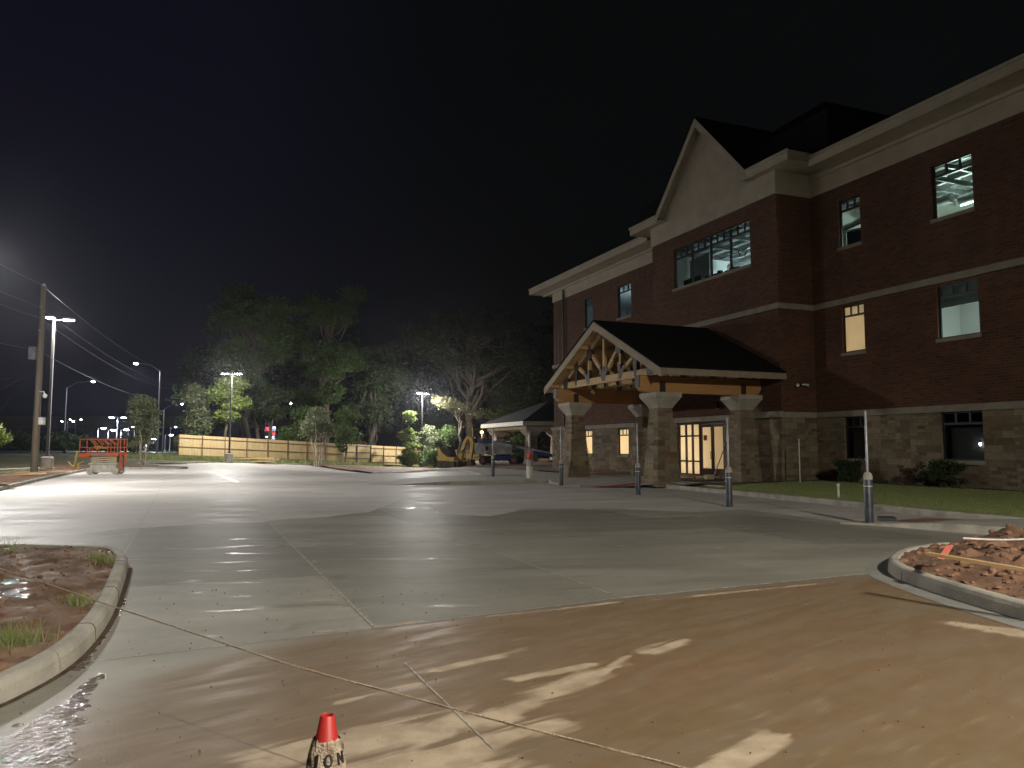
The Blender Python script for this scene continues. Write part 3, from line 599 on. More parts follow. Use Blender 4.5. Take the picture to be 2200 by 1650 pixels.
# belt courses
def belt(z0, z1, p, name='belt_course'):
    MB().box(-22, B0-p, -.02, p, z0, z1).build(name, 'cast', B); MB().box(B0-p, B1+p, BN-.02, BN+p, z0, z1).build(name, 'cast', B); MB().box(B1+p, EU+p, -.02, p, z0, z1).build(name, 'cast', B)
    MB().box(B0-p, B0+.02, -.0, BN-.02, z0, z1).build(name, 'cast', B); MB().box(B1-.02, B1+p, 0, BN-.02, z0, z1).build(name, 'cast', B); MB().box(EU-.02, EU+p, -16, -.02, z0, z1).build(name, 'cast', B)
belt(ZB2a, ZB2b, .17); belt(ZB1a, ZB1b, .09)
MB().box(-.34, 1.8, BN+.171, BN+.40, ZB2a, ZB2b+.02).build('belt_course', 'cast', B)
# frieze, soffit, fascia
f = MB(); f.box(-22, B0-.06, -.2, .06, ZF, 13.6); f.box(B1+.06, EU+.06, -.2, .06, ZF, 13.6); f.box(B0-.06, B1+.06, BN-.3, BN+.06, ZF, 13.6)
f.box(B0-.06, B0+.1, .06, BN-.3, ZF, 13.6); f.box(B1-.1, B1+.06, .06, BN-.3, ZF, 13.6); f.box(EU-.1, EU+.06, -16, -.2, ZF, 13.6)
f.build('frieze', 'cream', B)
E_, ES = 1.35, 1.5; z0, z1 = 13.32, 13.68
def eave(x0, x1, y1, zz0=z0, zz1=z1, ya=0.0, xl=0, xr=0):
    """stepped crown: bed mould, soffit, fascia; runs x0..x1 with outer edge at y1"""
    m = MB(); m.box(x0, x1, ya, y1-.05, zz0-.05+.05, zz0+.06); m.box(x0-(.0 if xl else 0), x1, y1-.05, y1, zz0-.06, zz1); m.box(x0, x1 if x1 > 0 else B0-.36, ya+.06, ya+.20, zz0-.13, zz0); m.box(x0, x1, y1-.03, y1+.05, zz1-.10, zz1+.02)
    return m
eave(-22, B0-1.4, E_).build('eave', 'cream', B); eave(B1+1.4, EU+ES, E_).build('eave', 'cream', B)
m_ = MB(); m_.box(EU+.06, EU+ES-.05, -16, -.001, z0, z0+.06); m_.box(EU+ES-.05, EU+ES, -16, E_-.06, z0-.06, z1); m_.build('eave', 'cream', B)
zb0, zb1 = 13.50, 13.86; yo = BN+.56
m_ = MB(); m_.box(B0-1.4, B0-.06, -.3, yo-.05, zb0, zb0+.06); m_.box(B0-1.4, B0-1.35, -.3, yo-.05, zb0-.06, zb1); m_.box(B0-1.4, 1.35, yo-.05, yo, zb0-.06, zb1); m_.box(B0-.06, 1.6, BN+.06, yo-.051, zb0, zb0+.06); m_.box(B0-1.45, 1.3, yo-.03, yo+.05, zb1-.1, zb1+.02)
m_.build('eave', 'cream', B)
m_ = MB(); m_.box(B1+.06, B1+1.4, -.3, yo-.05, zb0, zb0+.06); m_.box(B1+1.35, B1+1.4, -.3, yo-.05, zb0-.06, zb1); m_.box(8.35, B1+1.4, yo-.05, yo, zb0-.06, zb1); m_.box(8.1, B1+.06, BN+.06, yo-.051, zb0, zb0+.06); m_.box(8.4, B1+1.45, yo-.03, yo+.05, zb1-.1, zb1+.02); m_.build('eave', 'cream', B)
# gable
gc, ga, gb, gz = 4.85, 17.72, 3.62, 13.86
MB().extr([(gc-gb, 13.2), (gc+gb, 13.2), (gc+gb, gz-.05), (gc, ga-.4), (gc-gb, gz-.05)], BN-.1, BN+.055, 'y').build('gable_panel', 'cream', B)
def raking(y0, y1, w, up, name, m):
    mb = MB()
    for s in (-1, 1):
        dx, dz_ = gb, ga-gz; L_ = math.hypot(dx, dz_); ox, oz = dz_/L_*w, -dx/L_*w
        mb.extr([(gc, ga+up), (gc, ga-w*L_/dx+up), (gc+s*(gb-0), gz-w*L_/dx+up+.0), (gc+s*gb, gz+up)], y0, y1, 'y')
    return mb.build(name, m, B)
raking(yo-.045, yo+.02, .30, 0, 'rake_board', 'cream'); raking(BN+.06, BN+.13, .22, -.12, 'rake_trim', 'cream'); raking(BN-.1, yo-.047, .07, -.03, 'rake_soffit', 'cream')
mb = MB()
for s in (-1, 1): mb.add([(gc, yo+.06, ga+.03), (gc+s*(gb+.05), yo+.06, gz), (gc+s*(gb+.05), -2.2, gz), (gc, -2.2, ga+.03), (gc, yo+.06, ga+.09), (gc+s*(gb+.05), yo+.06, gz+.06), (gc+s*(gb+.05), -2.2, gz+.06), (gc, -2.2, ga+.09)], [(0, 1, 2, 3), (4, 5, 6, 7), (0, 1, 5, 4), (1, 2, 6, 5)])
mb.build('gable_roof', 'shingle', B)
# main hip roof and low wing roofs
hx0, hx1, hy, hz = gc-7.2, gc+7.2, 1.2, 15.4; pk = 20.05; py = -5.9
mb = MB(); mb.add([(hx0, hy, hz), (hx1, hy, hz), (hx1, -24, hz), (hx0, -24, hz), (gc, py, pk), (gc, -20, pk), (hx0, hy, 13.9), (hx1, hy, 13.9), (hx1, -24, 13.9), (hx0, -24, 13.9)], [(0, 1, 4), (1, 2, 5, 4), (2, 3, 5), (3, 0, 4, 5), (6, 7, 1, 0), (7, 8, 2, 1), (8, 9, 3, 2), (9, 6, 0, 3)]); mb.build('hip_roof', 'shingle', B)
mb = MB()
for x0, x1 in ((-22, -2.5), (11.0, EU+ES)):
    mb.add([(x0, E_-.02, 13.66), (x1, E_-.02, 13.66), (x1-(8 if x1 > 0 else 0), -8, 16.0), (x0, -8, 16.0), (x1, -17, 13.66), (x0, -17, 13.66)], [(0, 1, 2, 3), (3, 2, 4, 5), (1, 4, 2)])
mb.build('wing_roof', 'shingle', B)
mb = MB(); mb.box(-22, EU-.1, -16.2, -16, -1, 13.5); mb.build('rear_wall', 'brick', B)
# downspout and expansion strips at the far corner
MB().box(24.3, 24.42, .1, .19, 3.1, 13.1).build('downspout', 'steelb', B); MB().box(25.35, 25.43, .005, .03, 3.2, 11.8).build('expansion_strip', 'steelb', B); MB().box(25.9, 25.97, .005, .03, 3.2, 11.8).build('expansion_strip', 'steelb', B)

def light(name, typ, loc, e, col, parent=None, size=.12, spot=165, blend=.5, rot=(0, 0, 0)):
    l = bpy.data.lights.new(name, typ); l.energy = e; l.color = col; l.shadow_soft_size = size
    if typ == 'SPOT': l.spot_size = R(spot); l.spot_blend = blend
    o = bpy.data.objects.new(name, l); COL.objects.link(o); o.location = loc; o.rotation_euler = rot
    if parent: o.parent = parent
    return o
# windows
def window(u0, u1, z0, z1, n, trans_h=.42, nt_=3, mull=0, dim=.055, pane='glass', sill=True, fm='frame', rec=.10):
    y = n-rec; d = .07; w = MB(); W_ = u1-u0
    w.box(u0, u0+dim, y-d, y, z0, z1); w.box(u1-dim, u1, y-d, y, z0, z1); w.box(u0+dim, u1-dim, y-d, y, z0, z0+dim); w.box(u0+dim, u1-dim, y-d, y, z1-dim, z1)
    cols = mull or 1; zt = z1-trans_h
    w.box(u0+dim, u1-dim, y-d+.004, y-.004, zt-.04, zt+.04)
    for i in range(1, cols): x = u0+W_*i/cols; w.box(x-.055, x+.055, y-d-.002, y+.012, z0+dim, z1-dim)
    for c in range(cols):
        a, b = u0+W_*c/cols, u0+W_*(c+1)/cols
        for k in range(1, nt_): x = a+(b-a)*k/nt_; w.box(x-.038, x+.038, y-d+.006, y-.006, zt+.04, z1-dim)
    fr = w.build('window', fm, B)
    MB().box(u0+.01, u1-.01, y-d/2-.008, y-d/2+.008, z0+.01, z1-.01).build('pane', pane, fr)
    if sill: MB().box(u0-.06, u1+.06, n-.12, n+.07+(WB if z0 < 2 else 0)*0, z0-.14, z0-.003).build('sill', 'cast', fr)
    return fr
def room(u0, u1, y0, y1, z0, z1, m='room', ceil=None, e=60, lp=None, col=(1, 1, 1)):
    """shell of a room behind a window: back wall, side walls, floor and ceiling"""
    mb = MB(); v = [(u0, y0, z0), (u1, y0, z0), (u1, y1, z0), (u0, y1, z0), (u0, y0, z1), (u1, y0, z1), (u1, y1, z1), (u0, y1, z1)]
    mb.add(v, [(0, 1, 2, 3), (4, 5, 6, 7), (0, 1, 5, 4), (1, 2, 6, 5), (3, 0, 4, 7)]); me = mb
    m1 = bpy.data.meshes.new('room_shell'); m1.from_pydata(mb.v, [], mb.f); m1.materials.append(M[m]); o = bpy.data.objects.new('room_shell', m1); COL.objects.link(o); o.parent = B
    l = bpy.data.lights.new('room_light', 'POINT'); l.energy = e; l.color = col; l.shadow_soft_size = .15; lo = bpy.data.objects.new('room_light', l); COL.objects.link(lo); lo.parent = B
    lo.location = lp or ((u0+u1)/2, y1-.9, z1-.45); return o
cool = (.80, .93, 1.0); grn = (.88, 1, .86); warm = (1, .97, .90)
# third floor right: wide (ducts) and narrow
window(*wide, 9.87, 11.86, 0); room(-14, -.5, -7.5, -.28, 9.0, 12.3, e=200, col=grn, lp=(-4.6, -3.4, 10.6))
window(*nar, 9.9, 11.86, 0)
window(*wide, 5.49, 7.42, 0); room(-9.2, -4.6, -3, -.28, 4.9, 7.46, 'room', e=60, col=(.95, 1, .97), lp=(-7.2, -1.3, 5.3))
window(*nar, 5.49, 7.42, 0, pane='blind'); room(-4.3, -.6, -2.5, -.28, 4.9, 7.46, 'warmroom', e=75, col=warm, lp=(-2.2, -1.9, 6.3))
window(-13.2, -11.6, 9.87, 11.86, 0); window(-13.2, -11.6, 5.49, 7.42, 0)
window(*wide, 1.16, 2.86, WB, pane='glass'); window(*nar, 1.16, 2.86, WB, pane='glass')
mb = MB(); mb.box(-2.62, -1.66, -.35, -.30, 1.16, 2.43); mb.build('brown_panel', 'darkgl', B); MB().box(-7.5, -6.1, -.35, -.30, 1.16, 2.3).build('brown_panel', 'darkgl', B)
room(-9.2, -4.6, -3, -.28, .3, 2.86, 'darkpanel', e=.5); room(-4.3, -.6, -3, -.28, .3, 2.86, 'darkpanel', e=.5)
wl_ = thing('window_glint', (*fw(-7.28, -.16), 1.72), ROTF, 'small bright glint in the right hand ground floor window, made as a bulb', 'lamp')  # glowing bulb added behind the pane to stand for a bright glint
MB().lathe([(.010, -.05), (.032, -.02), (.035, .02), (.015, .05)], n=10).build('bulb', 'farlamp', wl_); MB().lathe([(.02, .051), (.022, .14)], n=8).build('socket', 'black', wl_)
# left wing
for (a, b, c, d) in OL[:2]: window(a, b, c, d, 0)
room(13.6, 25.8, -6, -.28, 9.0, 12.3, 'roomg', e=95, col=cool, lp=(19.5, -3.2, 10.4))
for (a, b, c, d) in OL[2:]: window(a, b, c, d, 0)
room(13.6, 22.8, -3, -.28, 4.9, 7.46, 'darkpanel', e=.5)
for (a, b, c, d) in OLs: window(a, b, c, d, WB, pane='blind', trans_h=.40)
room(13.6, 18.2, -2.5, -.28, .4, 2.84, 'warmroom', e=230, col=(1, .92, .80), lp=(16.1, -1.6, 1.6)); room(18.8, 22.8, -2.5, -.28, .4, 2.84, 'warmroom', e=230, col=(1, .92, .80), lp=(20.7, -1.6, 1.6))
# bay
window(1.7, 7.68, 9.8, 11.86, BN, mull=4, trans_h=.5); room(.3, 9.4, -8.5, BN-.28, 9.0, 12.4, e=330, col=(.86, .97, 1), lp=(5.4, -4.4, 10.6)); light('room_light', 'POINT', (8.2, -6.2, 10.8), 260, (.86, .97, 1), B, .15)
dct = MB(); dct.tube([(.4, -2.0, 11.55), (5.0, -2.0, 11.55), (8.5, -2.4, 11.5)], .26, 14); dct.tube([(2, -3.4, 11.2), (6, -3.6, 11.2)], .17, 12); dct.build('duct', 'duct', B)
dct = MB(); dct.tube([(1.0, .3, 11.35), (2.4, .3, 11.2), (4.0, .2, 11.12), (4.15, .2, 10.9), (4.5, .2, 10.95), (4.6, .2, 11.2), (6.0, .2, 11.2)], .03, 6); dct.build('pipe', 'black', B)
mb = MB()
for i in range(9): mb.box(.3, 9.4, -6.3+i*.85, -6.18+i*.85, 12.1, 12.32)
for i in range(5): mb.box(1+i*1.9, 1.08+i*1.9, -6.4, BN-.4, 11.9, 12.08)
mb.build('ceiling_joist', 'galv', B)
MB().box(7.6, 9.35, -.4, -.3, 9.0, 11.9).build('partition', 'roomg', B); MB().box(6.2, 7.7, BN-.75, BN-.6, 9.0, 10.3).build('dark_crate', 'black', B)
mb = MB()
for i, (x, h) in enumerate([(3.0, .16), (3.4, .24), (3.75, .14), (4.3, .26), (4.6, .18), (5.0, .12), (5.3, .2)]): mb.box(x, x+.22, BN-.5, BN-.32, 9.6, 9.85+h)
mb.build('stacked_tools', 'black', B)
for u0, u1, zc, s_ in ((-8.9, -4.9, 11.3, .22), (-4.8, -.7, 11.4, .2)):
    d = MB(); d.tube([(u0, -2.6, zc), (u0+1.4, -2.5, zc+.03), (u1-1, -2.9, zc-.05), (u1, -3.0, zc)], s_, 12); d.tube([(u0, -3.6, zc-.45), (u1, -3.4, zc-.35)], .1, 10); d.build('duct', 'duct', B)
    d = MB()
    for i in range(6): d.box(u0, u1, -4.6+i*.75, -4.5+i*.75, 12.0, 12.2)
    for i in range(4): d.box(u0+.4+i*1.1, u0+.46+i*1.1, -4.8, -.4, 11.8, 11.98)
    d.build('ceiling_joist', 'galv', B)
MB().box(-2.0, -.55, -1.55, -1.5, 9.0, 11.0).build('partition', 'darkpanel', B); d = MB(); d.tube([(-3.2, -.9, 11.2), (-.6, -1.3, 11.15)], .13, 10); d.tube([(-3.0, -1.4, 10.75), (-.6, -1.1, 10.95)], .05, 8); d.build('duct', 'duct', B)  # dark partition added to darken what shows through the narrow window
d = MB(); d.tube([(13.8, -2.2, 11.1), (18.0, -2.4, 11.1)], .2, 12); d.build('duct', 'duct', B)
# entrance: sidelight with three bays, then a double door
fr = MB(); y = BN+.02; D0, DM, D1 = 3.75, 5.72, 7.5; zt = 2.84
for x in (D0, D1-.1): fr.box(x, x+.1, y-.12, y, .27, zt)
fr.box(DM-.06, DM+.06, y-.12, y, .27, zt); fr.box(D0+.1, DM-.06, y-.12, y, zt-.1, zt); fr.box(DM+.06, D1-.1, y-.12, y, zt-.1, zt)
for k in (1, 2): x = DM+.06+(D1-.1-DM-.06)*k/3; fr.box(x-.05, x+.05, y-.118, y+.01, .27, zt-.1)
for z in (.30, .94, 2.18): fr.box(DM+.06, D1-.1, y-.11, y-.01, z-.035, z+.035)
en = fr.build('entrance_frame', 'brownframe', B)
MB().box(DM+.02, D1-.02, y-.075, y-.06, .28, zt-.02).build('sidelight_pane', 'blind', en)
MB().box(D0+.02, DM-.02, y-.09, y-.08, .28, zt-.02).build('door_pane', 'blind', en)
dm = (D0+DM)/2+.02
for a, b in ((D0+.1, dm-.004), (dm+.004, DM-.06)):
    d = MB(); d.box(a, a+.1, y-.07, y-.02, .29, zt-.11); d.box(b-.1, b, y-.07, y-.02, .29, zt-.11); d.box(a+.1, b-.1, y-.07, y-.02, .29, .62); d.box(a+.1, b-.1, y-.07, y-.02, zt-.25, zt-.11)
    dd = d.build('door', 'brownframe', B); hx = (b-.05 if a < dm-.1 else a+.05)
    MB().tube([(hx, y-.02, 1.05), (hx, y+.05, 1.08), (hx, y+.05, 1.42), (hx, y-.02, 1.45)], .014, 6).build('handle', 'black', dd)
MB().box(-9.1, -4.65, -.75, -.68, 6.72, 7.45).build('dark_band_board', 'roomg', B); MB().box(5.15, 5.42, y-.018, y-.008, 1.95, 2.2).build('door_notice', 'red', B)  # added board, unlit in front, makes a dark band across the upper panes
room(3.2, 8.2, -1.2, BN-.25, .27, 2.86, 'warmroom', e=150, col=(1, .94, .84), lp=(6.9, .3, 1.4))
# small wall lights
sl = thing('security_light', (*fw(-.02, .95), 4.28), ROTF, 'pair of small pale flood lights on the brick return beside the canopy', 'light')
MB().box(-.1, .02, -.08, .08, -.08, .08).build('mount', 'black', sl)
for s in (-1, 1): MB().tube([(-.08, s*.1, .0), (-.2, s*.24, -.02), (-.27, s*.3, -.06)], [.03, .05, .075], 10).build('lamp_head', 'white', sl)
dl_ = thing('door_lamp', (*fw(4.0, BN+.1), 3.55), ROTF, 'small dark down light on the brick above the entrance door', 'lamp'); MB().lathe([(.03, .2), (.09, .12), (.09, -.12), (.085, -.13)], (0, .1, 0), 12).build('housing', 'black', dl_); MB().lathe([(.075, -.135), (.075, -.15)], (0, .1, 0), 12).build('lens', 'white', dl_)

# ------------------------------------------------ timber entrance canopy
Cn = thing('entrance_canopy', (O2[0], O2[1], 0), ROTF, 'timber framed entrance canopy with black shingle gable roof on tapered stone columns', 'canopy')
cc = 5.03; cw = 5.38; ez, pz = 4.74, 7.36; nf = 8.05; nb = BN+.02
def column(cu, cn_, zb, zt):
    c = MB(); a, b = .56, .33; zc = zt-.62
    c.add([(cu-a, cn_-a, zb), (cu+a, cn_-a, zb), (cu+a, cn_+a, zb), (cu-a, cn_+a, zb), (cu-b, cn_-b, zc), (cu+b, cn_-b, zc), (cu+b, cn_+b, zc), (cu-b, cn_+b, zc)], [(3, 2, 1, 0), (4, 5, 6, 7), (0, 1, 5, 4), (1, 2, 6, 5), (2, 3, 7, 6), (3, 0, 4, 7)])
    co = c.build('column', 'stone', Cn); k = MB(); e1, e2 = .36, .62; z_ = zc+.004
    vs = []
    for e, z in ((e1, z_), (e1, z_+.04), (e2, zt-.17), (e2, zt)): vs += [(cu-e, cn_-e, z), (cu+e, cn_-e, z), (cu+e, cn_+e, z), (cu-e, cn_+e, z)]
    fs = [(3, 2, 1, 0), (12, 13, 14, 15)]+[(i*4+j, i*4+(j+1) % 4, i*4+4+(j+1) % 4, i*4+4+j) for i in range(3) for j in range(4)]
    k.add(vs, fs).build('cap', 'capm', co)
for cu in (1.17, 8.9):
    for cn_ in (7.08, 3.02): column(cu, cn_, .05, 3.83)
def prism_beam(cu):
    m = MB(); z0_, z1_ = 3.835, 4.50
    m.extr([(2.1, z0_+.25), (2.1, z1_), (8.15, z1_), (8.15, z0_+.22), (8.0, z0_+.06), (7.8, z0_), (2.5, z0_), (2.2, z0_+.08)], cu-.16, cu+.16, 'x')
    b = m.build('beam', 'glulam', Cn)
    for n in (7.08, 3.02):
        MB().box(cu-.185, cu+.185, n-.13, n+.13, 3.85, 4.28).build('bracket', 'steelb', b)
    MB().box(cu-.175, cu+.175, 8.152, 8.18, z0_+.2, z1_+.02).add([(cu-.175, 2.2, z1_+.003), (cu+.175, 2.2, z1_+.003), (cu+.175, 8.18, z1_+.003), (cu-.175, 8.18, z1_+.003), (cu-.175, 2.2, z1_+.02), (cu+.175, 2.2, z1_+.02), (cu+.175, 8.18, z1_+.02), (cu-.175, 8.18, z1_+.02)], [(3, 2, 1, 0), (4, 5, 6, 7), (0, 1, 5, 4), (1, 2, 6, 5), (2, 3, 7, 6), (3, 0, 4, 7)]).build('end_plate', 'steelb', b)
prism_beam(1.17); prism_beam(8.9)
sl_ = (pz-ez)/cw
def rz(du): return pz-abs(du)*sl_
def truss(n):
    t = MB(); h = .26; w = .16; cb = 4.66; yk = n
    sp_ = 4.35
    t.box(cc-sp_, cc+sp_, n-w/2, n+w/2, 4.53, 4.53+.32)
    for s in (-1, 1): t.bar((cc+s*4.9, n, rz(4.9)-.40), (cc, n, pz-.40), w-.01, .27)
    t.box(cc-.09, cc+.09, n-w/2+.01, n+w/2-.01, 4.85, pz-.5)
    for s in (-1, 1):
        for a, b in ((1.35, 2.7), (2.7, 3.9)): pass
        for a in (1.45, 2.75): t.box(cc+s*a-.08, cc+s*a+.08, n-w/2+.012, n+w/2-.012, 4.85, rz(a)-.5)
        t.bar((cc+s*.1, n, 4.95), (cc+s*1.4, n, rz(1.4)-.55), w-.03, .17)
        t.bar((cc+s*1.5, n, 4.9), (cc+s*2.7, n, rz(2.7)-.5), w-.03, .17)
    tr = t.build('truss', 'pine', Cn)
    q = w+.02
    def plate(poly): MB().extr([(cc+x, z) for x, z in poly], n-q/2, n+q/2, 'y').build('gusset_plate', 'steelb', tr)
    plate([(-.11, 4.62), (.11, 4.62), (.42, 5.22), (.28, 5.3), (.08, 5.02), (.08, 5.3), (-.08, 5.3), (-.08, 5.02), (-.28, 5.3), (-.42, 5.22)])
    for s in (-1, 1):
        plate([(s*1.36, 4.60), (s*1.56, 4.60), (s*1.92, 5.12), (s*1.80, 5.2), (s*1.54, 4.98), (s*1.54, 5.25), (s*1.36, 5.25)])
        plate([(s*1.36, rz(1.45)-.95), (s*1.54, rz(1.45)-.95), (s*1.6, rz(1.6)-.35), (s*1.3, rz(1.3)-.3), (s*1.05, rz(1.45)-.8)])
        plate([(s*2.67, 4.60), (s*2.83, 4.60), (s*2.9, rz(2.9)-.35), (s*2.6, rz(2.6)-.3), (s*2.4, rz(2.6)-.7), (s*2.6, rz(2.6)-.75)])
        plate([(s*3.7, 4.50), (s*4.1, 4.5), (s*4.2, 4.9), (s*3.7, 5.15), (s*3.62, 4.8)])
    plate([(-.3, pz-.62), (0, pz-.85), (.3, pz-.62), (0, pz-.42)])
for n in (7.5, 5.9, 4.4, 2.9): truss(n)
# roof: decking, shingles, fascia, purlins
for s in (-1, 1):
    d = MB(); t0, t1 = -.20, -.04
    d.extr([(cc, pz+t0-.02), (cc+s*(cw-.02), ez+t0+.02), (cc+s*(cw-.02), ez+t1), (cc, pz+t1)], nb, nf-.03, 'y'); d.build('roof_deck', 'deck', Cn)
    d = MB(); d.extr([(cc, pz+t1+.003), (cc+s*(cw+.04), ez+t1+.0), (cc+s*(cw+.04), ez+.03), (cc, pz+.03)], nb, nf+.05, 'y'); d.build('roof', 'shingle', Cn)
    d = MB(); d.extr([(cc, pz-.055), (cc, pz-.42), (cc+s*(cw+.02), ez-.40), (cc+s*(cw+.02), ez-.05)], nf-.028, nf+.022, 'y'); d.build('rake_fascia', 'trimwood', Cn)
    d = MB(); d.box(cc+s*(cw-.018), cc+s*(cw+.022), nb, nf-.03, ez-.30, ez-.045); d.build('eave_fascia', 'trimwood', Cn)
    for a in (1.5, 3.1, 4.75): MB().box(cc+s*a-.07, cc+s*a+.07, nb, nf-.03, rz(a)-.40, rz(a)-.245).build('purlin', 'pine', Cn)
MB().box(cc-.08, cc+.08, nb, nf-.03, pz-.52, pz-.25).build('ridge_beam', 'pine', Cn)

# ------------------------------------------------ far pavilion
px_, py_ = 2.86, 68.2; pzb = 0.0
Pv = thing('stone_pavilion', (3.69, 88.0, -.464), ROTF, 'small hip roofed pavilion on tapered stone columns beyond the boom lift', 'pavilion')
hw, hl = 4.2, 5.0
vs = [(-hl, -hw, 3.75), (hl, -hw, 3.75), (hl, hw, 3.75), (-hl, hw, 3.75), (-hl+4.2, 0, 5.6), (hl-4.2, 0, 5.6)]
MB().add(vs, [(0, 1, 5, 4), (1, 2, 5), (2, 3, 4, 5), (3, 0, 4), (3, 2, 1, 0)]).build('roof', 'shingle', Pv)
MB().box(-hl+.02, hl-.02, -hw+.02, hw-.02, 3.4, 3.748).box(-hl+.5, hl-.5, -hw+.5, hw-.5, 3.12, 3.4).build('fascia', 'cream', Pv)
for a in (-1, 1):
    for b in (-1, 1):
        cu, cn_ = a*(hl-1.3), b*(hw-1.3); c = MB(); A_, B_ = .52, .36
        c.add([(cu-A_, cn_-A_, -1), (cu+A_, cn_-A_, -1), (cu+A_, cn_+A_, -1), (cu-A_, cn_+A_, -1), (cu-B_, cn_-B_, 2.6), (cu+B_, cn_-B_, 2.6), (cu+B_, cn_+B_, 2.6), (cu-B_, cn_+B_, 2.6)], [(3, 2, 1, 0), (4, 5, 6, 7), (0, 1, 5, 4), (1, 2, 6, 5), (2, 3, 7, 6), (3, 0, 4, 7)])
        co = c.build('column', 'stone', Pv); vs = []
        for e, z in ((.4, 2.604), (.68, 2.95), (.68, 3.118)): vs += [(cu-e, cn_-e, z), (cu+e, cn_-e, z), (cu+e, cn_+e, z), (cu-e, cn_+e, z)]
        MB().add(vs, [(3, 2, 1, 0), (8, 9, 10, 11)]+[(i*4+j, i*4+(j+1) % 4, i*4+4+(j+1) % 4, i*4+4+j) for i in range(2) for j in range(4)]).build('cap', 'capm', co)
for a, b in ((-hl+.7, hw-.9), (-hl+.25, -hw+2.2)): MB().box(a-.06, a+.06, b-.06, b+.06, -1, 3.4).build('downspout', 'white', Pv)

Pv.scale = (1.29, 1.29, 1.29)
# ------------------------------------------------ lights
LW = (1.0, .965, .91)
def lot_pole(x, y, z, label, h=9.55, heads=((-.62, 0), (.62, 0)), e=6500, col=LW, rz_=0, lens='lamp', bh=.95, aim=None, spot=172, blend=.35, spill=.05):
    t = thing('light_pole', (x, y, z), rz_, label, 'light pole', 'tall light poles of the parking lot')
    b = MB(); b.lathe([(.36, -.4), (.36, bh-.03), (.33, bh)], n=24); b.build('concrete_base', 'concbase', t)
    b = MB(); b.box(-.19, .19, -.19, .19, bh+.003, bh+.05); b.box(-.13, .13, -.13, .13, bh+.05, bh+.12); b.build('base_cover', 'polem', t)
    MB().add(*(lambda a, c: ([(-a, -a, bh+.05), (a, -a, bh+.05), (a, a, bh+.05), (-a, a, bh+.05), (-c, -c, h), (c, -c, h), (c, c, h), (-c, c, h)], [(3, 2, 1, 0), (4, 5, 6, 7), (0, 1, 5, 4), (1, 2, 6, 5), (2, 3, 7, 6), (3, 0, 4, 7)]))(.075, .06)).build('pole', 'polem', t)
    for hx, hy_ in heads:
        d = math.hypot(hx, hy_); ux, uy = hx/d, hy_/d
        MB().bar((ux*.06, uy*.06, h-.12), (hx*.55, hy_*.55, h-.08), .06, .09).build('arm', 'polem', t)
        a = math.atan2(uy, ux); hd = MB(); hd.box(-.30, .36, -.20, .20, -.03, .07); hd.box(-.1, .3, -.14, .14, .07, .11); H = hd.build('lamp_head', 'polem', t, bevel=.015); H.location = (hx, hy_, h-.05); H.rotation_euler = (0, 0, a)
        L_ = MB().box(-.24, .30, -.17, .17, -.075, -.033).build('lens', lens, H)
        lo = light('lamp_light', 'SPOT', (hx, hy_, h-.14), e[heads.index((hx, hy_))] if isinstance(e, tuple) else e, col, t, .14, spot, blend)
        if aim:
            ax, ay, tl = aim if not isinstance(aim[0], tuple) else aim[heads.index((hx, hy_))]; q = math.hypot(ax, ay); v = Matrix.Rotation(-rz_, 3, 'Z') @ Vector((ax/q*math.sin(R(tl)), ay/q*math.sin(R(tl)), -math.cos(R(tl))))
            lo.rotation_euler = v.to_track_quat('-Z', 'Y').to_euler()
        light('lamp_spill', 'POINT', (hx, hy_, h-.2), (e[1] if isinstance(e, tuple) else e)*spill, col, t, .1)
    return t
P1 = lot_pole(gx(103, 47.5), 47.5, .1, 'tall double headed lamp on a concrete base beside the utility pole', rz_=.15, e=(1500, 6500), aim=((1, -.5, 25), (-.1, 1, 52)), blend=.8, heads=((.05, -.62), (.80, .05)))
P2 = lot_pole(gx(493, 76), 76, .1, 'double headed lamp in front of the left half of the wooden fence', h=8.9, e=1400, spill=1.5)
P3 = lot_pole(gx(907, 98), 98, -.7, 'farthest double headed lamp, shining on pale branches left of the excavator', h=9.3, e=6500, spill=.4, aim=((.5, -.85, 45), (.5, -.85, 20)), spot=150, blend=.8, rz_=.9)
P4 = lot_pole(-22.3, 31.0, .1, 'lamp pole just beyond the left edge of the picture with an added third head, lighting the dry concrete', e=(9500, 7000, 9500), rz_=1.2, heads=((-.62, 0), (.62, 0), (0, -.62)), aim=((.9, .40, 46), (.33, 1, 56), (.70, -.72, 46)), spot=96, blend=.9, spill=.05)  # third head is added to brighten the middle left of the lot
P5 = lot_pole(9, -5, 0, 'lamp pole behind the camera lighting the muddy apron and near kerbs', e=(16500, 6200), col=(1, .92, .78), rz_=.6, aim=((-.33, .94, 57), (-.62, .78, 38)), spot=104, blend=1, spill=.01)

